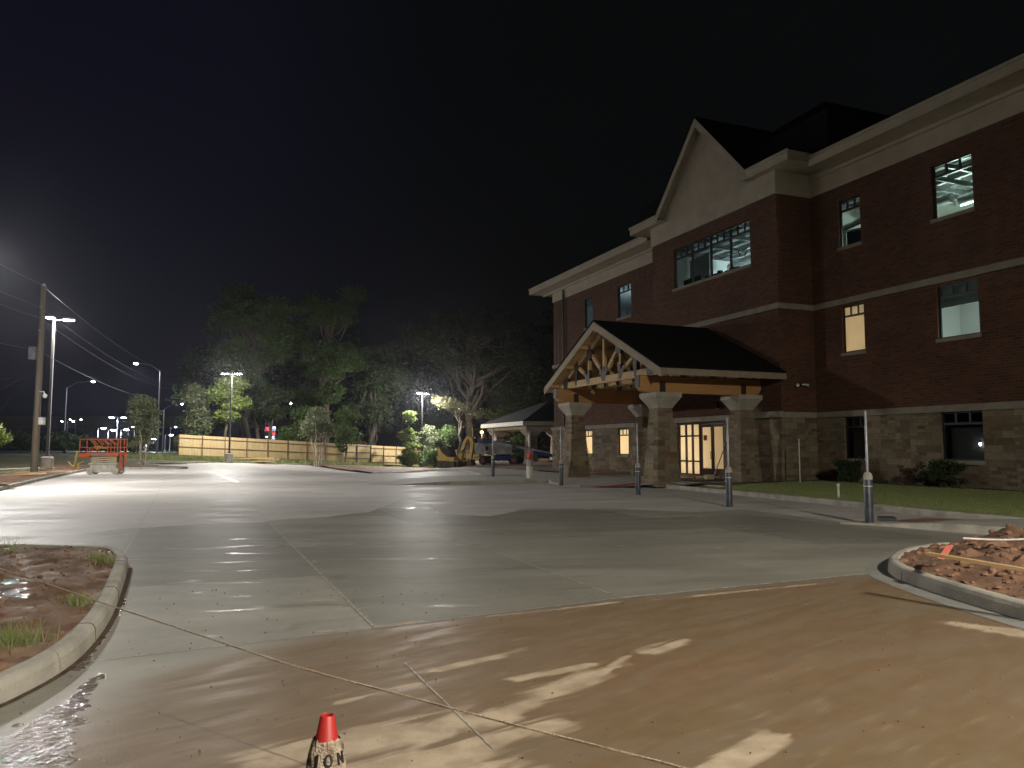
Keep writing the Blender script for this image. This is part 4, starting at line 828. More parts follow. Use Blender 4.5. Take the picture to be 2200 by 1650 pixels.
def street_lamp(x, y, z, h, ang, reach, label, e, s=1.0, heads=1, group='highway street lamps', lens='farlamp', lr=.35):
    t = thing('street_lamp', (x, y, z), ang, label, 'street lamp', group)
    MB().tube([(0, 0, 0), (0, 0, h*.5), (0, 0, h)], [.13*s, .10*s, .07*s], 8).build('pole', 'galv', t)
    for k in range(heads):
        q = 1 if k == 0 else -1
        MB().tube([(0, 0, h-.1), (q*reach*.45, 0, h+.75*s*(reach > 1)), (q*reach, 0, h+1.0*s*(reach > 1))], .05*s, 6).build('arm', 'galv', t)
        hz_ = h+1.0*s*(reach > 1); hd = MB().tube([(q*(reach-.1), 0, hz_), (q*(reach+.3), 0, hz_+.03), (q*(reach+.75*s), 0, hz_)], [.06*s, .16*s, .10*s], 8).build('lamp_head', 'galv', t)
        MB().lathe([(.02, -.13*s), (lr*.7, -.08*s), (lr, .0), (lr*.7, .06*s)], (q*(reach+.4*s), 0, hz_-.06), 10).build('lens', lens, hd)
        if e: light('lamp_light', 'SPOT', (q*(reach+.4*s), 0, hz_-.35), e, (.8, .88, 1), t, .2, 170, .4)
    return t
street_lamp(gx(338, 108), 108, 0, 12.4, math.pi*1.0, 3.0, 'tall curved arm street lamp with the biggest glare, between the lot lamps', 5000, 1.1)
street_lamp(gx(137, 120), 120, 0, 11.0, .35, 3.2, 'curved arm street lamp just right of the tall near lot pole', 1500, 1.1, lr=.3)
street_lamp(gx(349, 140), 140, 0, 8.6, .5, 2.6, 'curved arm street lamp between the young tree and the fence trees', 1200, 1.1, lr=.33)
for (px, yy, Y, heads, lab) in [(143, 905, 200, 2, 'small distant twin headed lamp, leftmost above the overpass'), (160, 901, 215, 2, 'small distant twin headed lamp, second from left above the overpass'), (250, 897, 190, 2, 'distant twin headed lamp above the row of bright lamps'),
                         (209, 920, 180, 1, 'brightest lamp of the distant row, at its left end'), (231, 924, 190, 1, 'second lamp from the left in the bright distant row'), (258, 923, 185, 1, 'third lamp from the left in the bright distant row'), (274, 917, 205, 1, 'upper lamp of the distant row left of the young tree'),
                         (287, 921, 200, 1, 'lamp touching the left edge of the young tree crown'), (313, 943, 150, 1, 'low bright lamp seen through the trunks of the young tree'), (354, 934, 160, 1, 'lamp low between the young tree and the fence'), (365, 917, 190, 1, 'faint high lamp left of the fence trees'), (310, 932, 210, 1, 'faint lamp behind the young tree trunks')]:
    z = 1.6+(962-yy)*Y/1653; x = gx(px, Y); big = .62 if 'bright' in lab or 'second' in lab or 'third' in lab else .42  # lens radius enlarged to stand in for lamp glare
    if 'faint' in lab or 'small' in lab: big = .3
    street_lamp(x, Y, 0, z, 0, .8 if heads == 1 else 1.0, lab, 5000 if big > .5 else 0, 1.2, heads, 'distant lamps under and above the overpass', lr=big)
so = thing('street_lamp', (gx(1035, 118), 118, -1), 0, 'single orange sodium lamp left of the pavilion roof', 'street lamp')
MB().tube([(0, 0, 0), (0, 0, 4.8)], [.1, .06], 8).build('pole', 'galv', so); MB().lathe([(.03, -.15), (.2, -.05), (.22, .08), (.1, .2)], (0, 0, 4.95), 10).build('lens', 'sodium', so)
light('lamp_light', 'POINT', (0, 0, 4.6), 900, (1, .55, .2), so, .2)
st = thing('street_lamp', (gx(622, 130), 130, -1), 0, 'small white lamp showing through the dark trees above the fence', 'street lamp')
MB().tube([(0, 0, 0), (0, 0, 10)], [.1, .06], 8).build('pole', 'galv', st); MB().lathe([(.03, -.1), (.22, -.05), (.22, .08), (.1, .12)], (0, 0, 10.1), 10).build('lens', 'farlamp', st)
sg = thing('lit_sign', (gx(580, 120), 120, -1), 0, 'small glowing red and white sign seen over the fence between tree trunks', 'sign')
MB().box(-.1, .1, -.1, .1, 0, 2.8).build('post', 'polem', sg); c = MB(); c.box(-.95, .95, -.12, .12, 2.8, 6.1); c.build('cabinet', 'black', sg)
s1 = MB(); s1.box(-.8, .3, -.16, -.125, 5.2, 5.8); s1.box(-.1, .8, -.16, -.125, 4.6, 5.1); s1.box(-.6, .2, -.16, -.125, 3.5, 3.8); s1.build('red_panel', 'redsign', sg)
s1 = MB(); s1.box(-.1, .8, -.165, -.13, 3.9, 4.45); s1.box(-.7, -.2, -.165, -.13, 4.15, 4.4); s1.box(.35, .85, -.165, -.13, 5.3, 5.9); s1.box(-.5, .5, -.165, -.13, 2.95, 3.3); s1.build('white_panel', 'whitesign', sg)

# ------------------------------------------------ highway overpass far left
ov = thing('overpass', (-150, 240, 0), R(2), 'long concrete highway overpass crossing the far left behind dark trees', 'overpass')
m = MB(); m.box(-90, 90, 0, 12, 9.6, 10.4); m.box(-90, 90, -.3, 0, 10.0, 11.4); m.build('deck', 'concbase', ov)
m = MB(); m.box(-90, 90, .6, 1.2, 7.8, 9.6); m.box(-90, 90, 5, 5.6, 7.8, 9.6); m.build('girder', 'concbase', ov)
for x in range(-80, 90, 32): MB().box(x-.8, x+.8, 3, 5, -.5, 7.8).build('pier', 'concbase', ov)

# ------------------------------------------------ utility pole and cables
ux_, uy_ = gx(76, 42), 42.0
up = thing('utility_pole', (ux_, uy_, .1), 0, 'weathered wooden utility pole with grey boxes left of the tallest lamp', 'utility pole')
MB().tube([(0, 0, -.3), (0, 0, 5), (0, 0, 10.4)], [.20, .17, .13], 14).build('pole', 'polewood', up)
MB().tube([(0, 0, .02), (0, 0, .2)], [.27, .27], 14).build('base_ring', 'pvc', up)
MB().box(-.42, -.08, -.40, -.18, 6.3, 7.0).build('transformer_box', 'galv', up, bevel=.02)
MB().box(.17, .42, -.15, .1, 2.75, 3.15).build('junction_box', 'white', up, bevel=.01)
cmr = MB(); cmr.tube([(.15, -.1, 4.55), (.42, -.2, 4.55), (.48, -.2, 4.42)], .03, 6); cmr.lathe([(.05, .12), (.12, .08), (.12, 0), (.08, -.08), (.02, -.12)], (.50, -.2, 4.3), 10); cmr.build('camera', 'white', up)
MB().lathe([(.05, 0), (.1, .03), (.1, .1), (.04, .16)], (0, 0, 10.4), 8).build('insulator', 'galv', up)
for z in (9.2, 7.9, 6.8):
    MB().tube([(.05, -.1, z), (.05, -.36, z)], .03, 6).build('insulator', 'galv', up)
def cable(pts, label, r=.014, sag=.5, cat='cable', group='overhead cables on the utility pole'):
    Q = []
    for a, b in zip(pts[:-1], pts[1:]):
        for i in range(16): t = i/16; Q.append(tuple(a[k]+(b[k]-a[k])*t-(sag*4*t*(1-t) if k == 2 else 0) for k in range(3)))
    Q.append(pts[-1]); o = MB().tube(Q, r*.75, 5).build('overhead_cable', 'black', None); return tag(o, label, cat, group)
nearp, farp = (-8.0, -14.0), (-45.5, 106)
for z, zf, lab in [(10.55, 11.6, 'topmost thin cable over the utility pole'), (9.3, 10.2, 'second cable from the top of the utility pole'), (8.7, 9.6, 'third cable, passing close above the tall lamp'), (6.9, 8.3, 'lowest sagging cable passing the lamp pole')]:
    cable([(nearp[0], nearp[1], z), (ux_+.05, uy_-.35, z), (farp[0], farp[1], zf)], lab, .016, 1.1)
cable([(ux_-.1, uy_-.2, 6.4), (-70, 60, 6.0)], 'single service cable running left from the pole boxes', .024, .9)
cable([(ux_-.1, uy_-.2, 5.6), (-70, 60, 5.2)], 'lower service cable running left from the pole', .024, .9)
cable([(ux_, uy_-.2, 6.2), (ux_-4.2, uy_-.5, .1)], 'straight guy wire slanting down to the ground left of the pole', .022, 0)
cable([(ux_, uy_-.2, 5.9), (ux_-9, uy_-1.5, 3.2)], 'thick looping cable hanging left of the pole', .03, 1.0)

# ------------------------------------------------ wooden fence
def fence(pts, label, gate=None, H=2.44):
    t = thing('wooden_fence', (pts[0][0], pts[0][1], 0), 0, label, 'fence'); ox, oy = pts[0]
    for k, (a, b) in enumerate(zip(pts[:-1], pts[1:])):
        L_ = math.hypot(b[0]-a[0], b[1]-a[1]); n = max(1, round(L_/2.44))
        for i in range(n):
            p = [(a[0]+(b[0]-a[0])*j/n-ox, a[1]+(b[1]-a[1])*j/n-oy) for j in (i, i+1)]
            zz = [zfence(p[0][0]+ox, p[0][1]+oy), zfence(p[1][0]+ox, p[1][1]+oy)]
            dx, dy = (p[1][0]-p[0][0]), (p[1][1]-p[0][1]); l = math.hypot(dx, dy); nx2, ny2 = dy/l, -dx/l       # towards the camera side
            if ny2 > 0: nx2, ny2 = -nx2, -ny2
            m = MB(); nb_ = 16
            for q in range(nb_):
                t0, t1 = q/nb_+.003, (q+1)/nb_-.003; z = zz[0]+(zz[1]-zz[0])*(q+.5)/nb_; jt = rnd.uniform(-.012, .012)
                pts8 = []
                for zq in (z+.03, z+H+jt):
                    for tt, off in ((t0, 0), (t1, 0), (t1, -.02), (t0, -.02)): pts8.append((p[0][0]+dx*tt+nx2*off, p[0][1]+dy*tt+ny2*off, zq))
                m.add(pts8, [(0, 1, 2, 3), (7, 6, 5, 4), (0, 4, 5, 1), (1, 5, 6, 2), (2, 6, 7, 3), (3, 7, 4, 0)])
            isg = gate and k == gate[0] and i in gate[1]
            m.build('gate_boards' if isg else 'board_panel', 'fence', t)
            r_ = MB()
            for hh in (.35, 1.2, 2.1) if not isg else (.12, .8, 1.5, 2.3):
                r_.bar((p[0][0]+nx2*.03, p[0][1]+ny2*.03, zz[0]+hh), (p[1][0]+nx2*.03, p[1][1]+ny2*.03, zz[1]+hh), .04 if not isg else .05, .085 if not isg else .07)
            r_.build('gate_frame' if isg else 'rail', 'galv' if isg else 'fencerail', t)
            po = MB(); po.tube([(p[0][0]+nx2*.09, p[0][1]+ny2*.09, zz[0]-.3), (p[0][0]+nx2*.09, p[0][1]+ny2*.09, zz[0]+H-.02)], .05 if not isg else .07, 8); po.build('post', 'galv' if isg else 'fencerail', t)
    return t
M['fencerail'] = mat('fence_rail_brown', (.11, .065, .025), (.16, .10, .045), 3, .7)
def zfence(x, y): return -1.68-.065*x if y < 112 else -.85
A_, B_f, C_f = (gx(383, 78), 78.0), (gx(736, 92), 92.0), (gx(900, 106), 106.0)
fence([A_, B_f, C_f, (gx(1030, 112), 112.0)], 'long yellowish wooden privacy fence with a metal framed gate behind the lot', (1, (0, 1)))
fence([(gx(1040, 100), 99.0), (gx(1240, 96), 97.0)], 'wooden fence section seen beneath the blue boom lift and past the pavilion', H=2.2)

# ------------------------------------------------ bollards with posts
def bollard(x, y, z, label, ph):
    t = thing('bollard', (x, y, z), rnd.uniform(0, 3), label, 'bollard', 'dark bollards with slim metal posts along the kerb')
    MB().lathe([(.088, -.05), (.088, .96), (.086, .965)], n=24).build('sleeve', 'bollard', t)
    MB().lathe([(.092, .93), (.097, .97), (.09, 1.02), (.07, 1.065), (.035, 1.09)], n=18).build('mortar_cap', 'bcap', t)
    MB().lathe([(.0885, .785), (.0905, .788), (.0905, .797), (.0885, .80)], n=24, cap=False).build('band', 'white', t)
    MB().lathe([(.028, 1.05), (.028, ph), (.02, ph+.01)], n=12).build('post', 'galv', t)
    return t
for (px, py, l, ph) in [(1868, 1126, 'nearest dark bollard, standing at the right hand ramp', 2.38), (1567, 1089, 'second nearest bollard, in front of the lawn kerb', 2.42), (1371, 1063, 'third bollard, right in front of the stone canopy column', 2.45), (1206, 1043, 'fourth bollard, at the corner of the raised walk', 2.5)]:
    x, y = gp(px, py); bollard(x, y, G(x, y), l, ph)
x, y = gp(1059, 1025, .13); bollard(x, y, .13, 'farthest bollard, on the red tactile mat left of the white bucket', 2.45)
# bucket stack with cones
x, y = gp(1138, 1027, .15)
bk = thing('bucket_stack', (x, y, .15), 0, 'white bucket holding a grey bucket beside the farthest bollard', 'bucket')
MB().lathe([(.15, 0), (.17, .33), (.18, .34), (.18, .36)], n=20).lathe([(.155, .362), (.175, .52), (.175, .55)], n=20).build('white_bucket', 'pvc', bk)
MB().lathe([(.165, .552), (.185, .83), (.20, .84), (.20, .87), (.18, .87)], n=20).build('grey_bucket', 'galv', bk)
cn = thing('traffic_cone', (x, y, 1.0), 0, 'worn orange cone standing in the grey bucket', 'cone'); cn.rotation_euler = (.12, .1, 0)
MB().lathe([(.13, 0), (.12, .06), (.06, .52), (.05, .52)], n=16).build('body', 'cone', cn)
for k, (a, lab) in enumerate(((.12, 'orange'), (-.12, 'pale'))):
    s_ = thing('stake', (x+(.12 if k else -.12), y, 1.0), 0, 'thin %s stake poking out of the grey bucket' % lab, 'stake'); MB().tube([(0, 0, 0), (.06 if k else -.07, 0, .6)], .012, 6).build('shaft', 'pine' if k else 'cone', s_)

# ------------------------------------------------ scissor lift
sx_, sy_ = gx(224, 47), 47.0
sc = thing('scissor_lift', (sx_, sy_, G(sx_, sy_)), R(2), 'orange scissor lift parked on the bright concrete at the far left', 'scissor lift')
b = MB(); b.box(-.62, .92, -.38, .38, .20, .58); b.box(-.40, .72, -.40, .40, .12, .55); b.build('chassis', 'offwhite', sc, bevel=.02)
MB().box(-.7, 1.02, -.42, .42, .60, .68).build('deck_plate', 'offwhite', sc, bevel=.01)
for a, c in ((-.62, -.36), (.88, -.36), (-.62, .36), (.88, .36)):
    w = MB().wheel((a, c, .2), .2, .16).build('wheel', 'offwhite', sc); MB().wheel((a, c-.06 if c < 0 else c+.06, .2), .125, .06).build('rim', 'cratewood', w)
for k in range(3):
    s_ = MB()
    for yy in (-.33, .33): z = .72+k*.13; s_.bar((-.6, yy, z), (.92, yy, z+.09), .05, .075); s_.bar((-.6, yy*.86, z+.09), (.92, yy*.86, z), .05, .075)
    s_.build('scissor_arm', 'cratewood', sc)
MB().box(-.52, .85, -.30, .30, .74, 1.0).build('scissor_pack', 'rim', sc)
p = MB(); p.box(-.66, 1.05, -.40, .40, 1.08, 1.14); p.build('platform_floor', 'black', sc)
p = MB(); p.box(-.66, 1.05, -.42, -.40, 1.10, 1.29); p.box(-.66, 1.05, .40, .42, 1.10, 1.29); p.box(-1.25, -.67, -.44, .42, 1.02, 1.27); p.build('toe_board', 'orange', sc)
MB().box(-.55, .25, -.426, -.422, 1.14, 1.23).build('decal_strip', 'galv', sc)
r_ = MB(); T = 2.12; md = 1.62
for yy in (-.42, .42):
    r_.bar((-1.25, yy, T), (1.16, yy, T), .045, .045); r_.bar((-1.25, yy, md), (1.16, yy, md), .035, .035)
    for xx in (-1.25, 1.0, 1.16): r_.bar((xx, yy, 1.27 if xx < 1.1 else .62), (xx, yy, T), .04, .04)
    r_.bar((-.66, yy, T), (-.30, yy, md+.12), .035, .035); r_.bar((-.30, yy, md+.12), (-.30, yy, md), .035, .035)
    r_.bar((-.5, yy, T), (-.2, yy, md+.17), .035, .035); r_.bar((.05, yy, T), (.35, yy, T-.26), .035, .035); r_.bar((.18, yy, T), (.45, yy, T-.26), .035, .035)
    r_.bar((.35, yy, T-.26), (.60, yy, T-.26), .035, .035); r_.bar((.42, yy, T-.26), (.42, yy, 1.3), .035, .035); r_.bar((.60, yy, T-.28), (.60, yy, 1.3), .035, .035); r_.bar((-.66, yy, md), (-.66, yy, 1.3), .035, .035); r_.bar((-.5, yy, md), (-.5, yy, 1.3), .035, .035)
for xx in (-1.25, 1.16): r_.bar((xx, -.42, T), (xx, .42, T), .04, .04); r_.bar((xx, -.42, md), (xx, .42, md), .035, .035)
r_.build('guard_rail', 'orange', sc)
l_ = MB()
for zz in (.4, .65, .9, 1.15): l_.box(1.06, 1.14, -.2, .2, zz, zz+.03)
l_.box(1.05, 1.15, -.22, -.19, .3, 1.3); l_.box(1.05, 1.15, .19, .22, .3, 1.3); l_.build('ladder', 'orange', sc)
MB().box(-.45, -.1, -.3, -.1, 1.55, 1.72).box(0, .45, -.41, -.38, 1.56, 1.66).build('control_box', 'yellow', sc)

# ------------------------------------------------ mini excavator
ex, ey = gx(972, 68), 68.0
xc = thing('mini_excavator', (ex, ey, G(ex, ey)+.12), R(-36), 'small yellow tracked excavator with folded arm on the dirt', 'excavator')
t_ = MB()
for yy in (-.75, .75):
    t_.extr([(-1.0, .12), (-.8, 0), (.8, 0), (1.0, .12), (1.05, .35), (.85, .55), (-.85, .55), (-1.05, .35)], yy-.18, yy+.18, 'y')
t_.build('track', 'rim2' if False else 'tyre', xc)
for yy in (-.94, .94):
    for xx in (-.75, 0, .75): MB().wheel((xx, yy, .28), .2, .05).build('roller', 'mulch', xc)
h = MB(); h.extr([(-1.05, .62), (-1.2, 1.0), (-1.15, 1.6), (-.9, 1.85), (-.55, 1.35), (.1, .95), (.9, .9), (.9, .62)], -.8, .8, 'y'); h.build('house', 'yellow', xc, bevel=.03)
MB().extr([(-.5, .95), (-.75, 1.75), (-.1, 1.85), (.25, 1.0)], -.5, .3, 'y').build('seat', 'black', xc)
c = MB()
for xx, yy in ((-.85, -.7), (-.85, .7), (.35, -.7), (.35, .7)): c.bar((xx, yy, .9), (xx*.85, yy, 2.1), .05, .05)
c.build('cab_frame', 'black', xc); 
a = MB(); a.extr([(.85, .7), (.75, .95), (1.35, 2.35), (1.7, 2.75), (2.05, 2.7), (2.0, 2.5), (1.75, 2.5), (1.6, 2.25), (1.15, .8)], -.14, .14, 'y'); a.build('boom', 'yellow', xc)
a = MB(); a.extr([(1.85, 2.75), (2.25, 2.65), (2.45, 2.2), (2.2, .75), (2.0, .75), (2.1, 2.15)], -.11, .11, 'y'); a.build('dipper', 'yellow', xc)
MB().tube([(1.1, -.17, 1.3), (2.0, -.17, 2.2)], .05, 8).build('hydraulic_ram', 'black', xc); MB().tube([(2.35, 0, 2.2), (2.5, 0, 1.2)], .05, 8).build('hydraulic_ram', 'black', xc)
MB().extr([(1.95, .75), (2.3, .75), (2.45, .35), (2.25, -.05), (1.9, -.02), (1.75, .3)], -.3, .3, 'y').build('bucket', 'mulch', xc, bevel=.02)
MB().extr([(1.15, .05), (1.3, .05), (1.35, .6), (1.25, .6)], -.85, .85, 'y').build('blade', 'mulch', xc)
MB().box(-1.19, -1.0, -.82, -.805, 1.0, 1.45).build('side_mark', 'black', xc)

# ------------------------------------------------ boom lift
bx_, by_ = gx(1070, 70), 70.0
bl = thing('boom_lift', (bx_, by_, G(bx_, by_)+.05), R(3), 'grey and blue boom lift with dark red wheels in front of the pavilion', 'boom lift')
c = MB(); c.box(-1.35, 1.5, -.7, .7, .45, .95); c.box(-1.0, 1.1, -.95, .95, .55, .85); c.build('chassis', 'bluep', bl, bevel=.03)
for xx, yy in ((-1.55, -1), (1.55, -1), (-1.0, 1), (2.3, 1)):
    w = MB().wheel((xx, yy, .5), .5, .36, n=26).build('wheel', 'tyre', bl); MB().wheel((xx, yy+(-.1 if yy < 0 else .1), .5), .27, .22).build('rim', 'rim', w)
MB().lathe([(.7, .95), (.7, 1.08), (.55, 1.1)], n=20).build('turntable', 'black', bl)
h = MB(); h.extr([(-2.55, 1.2), (-2.65, 1.5), (-2.6, 2.15), (-2.4, 2.3), (1.3, 2.2), (1.45, 2.0), (1.45, 1.15), (1.2, 1.12)], -.95, -.35, 'y'); h.build('hood', 'greyp', bl, bevel=.03)
h = MB(); h.extr([(-2.45, 1.2), (-2.45, 2.1), (1.2, 2.1), (1.3, 1.15)], .35, .95, 'y'); h.build('hood', 'greyp', bl, bevel=.03)
MB().box(-2.68, -2.3, -.97, .97, 1.14, 2.16).build('counterweight', 'offwhite', bl, bevel=.06)
MB().box(-1.35, -1.05, -.965, -.955, 1.55, 1.95).build('vent', 'black', bl)
d = MB()
for i, wd in enumerate((.12, .2, .09, .2, .14)): x = -.3+i*.26; d.box(x, x+wd, -.962, -.953, 1.9-(.02 if i % 2 else 0), 2.02)
for i, wd in enumerate((.2, .09, .25)): x = -.1+i*.3; d.box(x, x+wd, -.962, -.953, 1.62, 1.70)
d.build('faded_lettering', 'offwhite', bl)
b = MB(); b.bar((-2.2, 0, 2.55), (1.4, 0, 2.15), .38, .42); b.build('boom', 'bluep', bl, bevel=.02)
b = MB(); b.bar((-.5, -.1, 2.4), (5.4, -.1, 1.2), .26, .26); b.build('boom_section', 'greyp', bl, bevel=.01); b = MB(); b.bar((-.4, -.1, 2.56), (5.5, -.1, 1.36), .12, .05); b.build('cable_track', 'black', bl)
b = MB(); b.bar((3.6, -.1, 1.38), (6.0, -.1, .92), .3, .34); b.build('jib', 'bluep', bl); MB().tube([(1.2, -.3, 1.35), (2.6, -.2, 1.62)], .08, 8).build('hydraulic_ram', 'bluep', bl)
MB().tube([(5.9, -.4, .2), (5.9, -.4, 1.25), (6.7, -.4, 1.25), (6.7, -.4, .2), (5.9, -.4, .2)], .03, 6).tube([(5.9, .4, .2), (5.9, .4, 1.25), (6.7, .4, 1.25), (6.7, .4, .2)], .03, 6).box(5.9, 6.7, -.4, .4, .15, .2).build('basket', 'galv', bl)
MB().lathe([(.03, 0), (.07, .03), (.07, .12), (.03, .16)], (-2.45, 0, 2.78), 8).build('beacon', 'white', bl)
bl.scale = (.86, .86, .86)

# ------------------------------------------------ trees
NR = np.random.default_rng(11)
def leaves(centers, rad, per, size, flat=.7, name='crown', m='leafA', parent=None, up=0):
    """clouds of small leaf faces round clump centres"""
    C = np.repeat(np.asarray(centers, float), per, 0); n = len(C); rr = np.repeat(np.asarray(rad, float), per)
    d = NR.normal(size=(n, 3)); d /= np.linalg.norm(d, axis=1)[:, None]; q = NR.random(n)**.45
    P = C+d*(rr*q)[:, None]*np.array([1, 1, flat]); 
    a = NR.normal(size=(n, 3)); a /= np.linalg.norm(a, axis=1)[:, None]; b = np.cross(a, NR.normal(size=(n, 3))); b /= np.linalg.norm(b, axis=1)[:, None]
    s = size*(.6+.8*NR.random(n))[:, None]
    V = np.stack([P-a*s*.6, P+b*s*.34, P+a*s*.6, P-b*s*.34], 1).reshape(-1, 3)
    return npmesh(name, V, np.arange(n*4).reshape(-1, 4), m, parent)
def limb(mb, p0, p1, r0, r1, wob=.08, n=5, seg=6):
    p0, p1 = Vector(p0), Vector(p1); L_ = (p1-p0).length; pts = []; 
    for i in range(n+1):
        t = i/n; w = math.sin(math.pi*t)*wob*L_
        pts.append(p0.lerp(p1, t)+Vector((rnd.uniform(-w, w), rnd.uniform(-w, w), w*.7)))
    mb.tube(pts, [r0+(r1-r0)*i/n for i in range(n+1)], seg, cap=False); return pts
def tree(name, px, Y, top, bot, wpx, label, cat='tree', group=None, m='leafA', bark='bark', tr=.3, clumps=60, per=160, size=.2, crad=1.2, lobes=None, stems=1, base_y=None, sparse=0, depthf=.8, tipr=.03, flat=.65, twigs=0, lean=0, z0=None, shell=.5):
    k = Y/F_; x = gx(px, Y); z = G(x, Y)+.1 if z0 is None else z0; H = 1.6+(962-top)*k-z; cb = 1.6+(962-bot)*k-z; rx = wpx*k/2
    t = thing(name, (x, Y, z), 0, label, cat, group)
    lobes = lobes or [(0, .5, 1, 1)]      # x offset (of rx), height fraction of crown, rx scale, height scale
    C = []
    for i in range(clumps):
        lx, lh, ls, lv = lobes[i % len(lobes)] if i < 3*len(lobes) else rnd.choice(lobes)
        while True:
            v = Vector((rnd.uniform(-1, 1), rnd.uniform(-1, 1), rnd.uniform(-1, 1)))
            if v.length < 1 and (v.length > shell*.8 or rnd.random() < .35): break
        hh = (H-cb)/2*lv; C.append((lx*rx+v.x*max(.1, rx*ls-crad*.6), v.y*rx*ls*depthf, cb+(H-cb)*lh+v.z*max(.1, hh-crad*.5)))
    tb = MB(); ths = []
    for sidx in range(stems):
        if stems == 1: b0, tp = Vector((0, 0, -.4)), Vector((lean, 0, cb+(H-cb)*.62))
        else: a = 2*math.pi*sidx/stems+.4; b0 = Vector((math.cos(a)*.12*stems**.5, math.sin(a)*.12*stems**.5, -.2)); tp = Vector((math.cos(a)*rx*.45, math.sin(a)*rx*.4, cb+(H-cb)*.6))
        ths.append(limb(tb, b0, tp, tr, tr*.35, .03, 8, 10))
    bgs = []
    for k in range(4+clumps//14):
        T = rnd.choice(ths); c = Vector(rnd.choice(C)); st_ = rnd.choice(T[len(T)//3:]) if stems == 1 else rnd.choice(T[2:]); e = st_.lerp(c, .78)
        bgs += [(p, 1) for p in limb(tb, st_, e, tr*.45, max(tipr*1.6, tr*.14), .13, 6, 6)[2:]]
    for c in C:
        if bgs and rnd.random() < .85:
            s = min(bgs, key=lambda q: (q[0]-Vector(c)).length)[0]; limb(tb, s, c, max(tipr*1.3, tr*.12), tipr, .13, 4, 5)
            for _ in range(twigs):
                e = Vector(c)+Vector((rnd.gauss(0, 1), rnd.gauss(0, 1), rnd.gauss(.1, .7)))*crad*.75; limb(tb, c, e, tipr, tipr*.4, .15, 3, 4)
            continue
        T = rnd.choice(ths); lo = [p for p in T[1:] if p.z < c[2]-.05*H and p.z > cb*.55] or [T[len(T)//2]]; s = rnd.choice(lo[-4:])
        if twigs or rnd.random() < .6: limb(tb, s, c, max(tipr*1.5, tr*.28), tipr, .10, 4, 5)
        for _ in range(twigs):
            e = Vector(c)+Vector((rnd.gauss(0, 1), rnd.gauss(0, 1), rnd.gauss(.1, .7)))*crad*.75; limb(tb, c, e, tipr, tipr*.4, .12, 3, 4)
    tb.build('trunk', bark, t)
    leaves(C, [crad*rnd.uniform(.45, 1.6) for _ in C], per, size, flat, 'crown', m, t)
    return t
# tree in the island, pale trunks
tree('young_tree', 307, 60, 842, 962, 78, 'pale grey green young tree with two thin white trunks in the lot island', m='leafC', bark='palebark', tr=.055, clumps=80, per=110, size=.13, crad=.5, lobes=[(0, .62, .95, .75), (.1, .35, .8, .6), (-.1, .75, .6, .5)], stems=3, tipr=.012)
tree('shrub_tree', 300, 60.8, 925, 985, 62, 'thin grey sapling growth around the foot of the young tree', cat='shrub', m='leafC', bark='palebark', tr=.03, clumps=22, per=45, size=.11, crad=.5, stems=3, tipr=.01)
tree('broadleaf_tree', 415, 84, 818, 985, 66, 'pale lit tree at the left end of the fence, leaves down to the ground', m='leafC', clumps=60, per=170, size=.24, crad=1.0, lobes=[(0, .78, .6, .4), (.2, .45, .9, .5), (-.2, .2, 1, .4)])
tree('broadleaf_tree', 484, 84.5, 810, 900, 112, 'bright green layered tree directly left of the lamp above the fence', m='leafD', clumps=52, per=170, size=.26, crad=1.05, tr=.22, lobes=[(-.35, .6, .5, .4), (.15, .85, .5, .3), (.3, .35, .6, .4), (-.1, .55, .6, .4), (.1, .08, .3, .3)], flat=.5)
tree('broadleaf_tree', 566, 92, 826, 905, 130, 'dim layered tree right of the lamp with two grey trunks above the fence', m='leafB', clumps=54, per=150, size=.26, crad=1.1, tr=.3, stems=2, lobes=[(-.4, .6, .5, .4), (.35, .7, .6, .4), (0, .25, .7, .4)], flat=.5)
tree('tall_tree', 530, 100, 588, 835, 215, 'very tall feathery tree towering over the fence lamp, highest on the left', m='leafA', clumps=260, per=150, size=.26, crad=1.3, tr=.55, tipr=.05, lobes=[(-.15, .80, .40, .30), (.05, .62, .75, .4), (.45, .70, .35, .3), (-.45, .62, .35, .3), (.1, .3, .8, .4), (.55, .45, .4, .3), (0, .02, .6, .3), (-.4, .25, .5, .3)], shell=.7, flat=.55)
tree('tall_tree', 700, 104, 612, 850, 190, 'tall dark tree with a ragged crown leaning right, middle of the tree row', m='leafA', clumps=210, per=150, size=.26, crad=1.3, tr=.45, tipr=.05, lobes=[(.55, .92, .28, .2), (.25, .75, .4, .3), (-.35, .78, .5, .35), (-.1, .3, .8, .45), (-.6, .55, .4, .4), (-.1, .0, .7, .3), (.35, .35, .5, .3)], shell=.7, flat=.55)
tree('broad_tree', 440, 118, 690, 960, 150, 'dark tree mass behind the left end of the fence', m='leafB', clumps=70, per=150, size=.34, crad=1.6, tr=.4)
tree('oak_tree', 800, 108, 700, 965, 180, 'dark oak hanging over the fence gate in the middle', m='leafB', clumps=90, per=150, size=.30, crad=1.3, tr=.45, lobes=[(0, .75, .8, .35), (.35, .55, .65, .35), (-.4, .4, .6, .4), (.1, .3, .4, .3)])
tree('broadleaf_tree', 640, 90, 872, 990, 96, 'lit green tree standing behind the middle of the fence', m='leafA', clumps=50, per=150, size=.24, crad=.95, lobes=[(-.3, .5, .7, .35), (.2, .8, .6, .35), (.4, .45, .6, .4)])
tree('crape_myrtle', 684, 80, 865, 968, 92, 'vase shaped many stemmed tree in front of the fence left of the gate', m='leafC', bark='palebark', tr=.07, clumps=85, per=90, size=.16, crad=.6, stems=6, tipr=.015, lobes=[(0, .62, .85, .6), (-.4, .45, .55, .4), (.4, .45, .55, .4)])
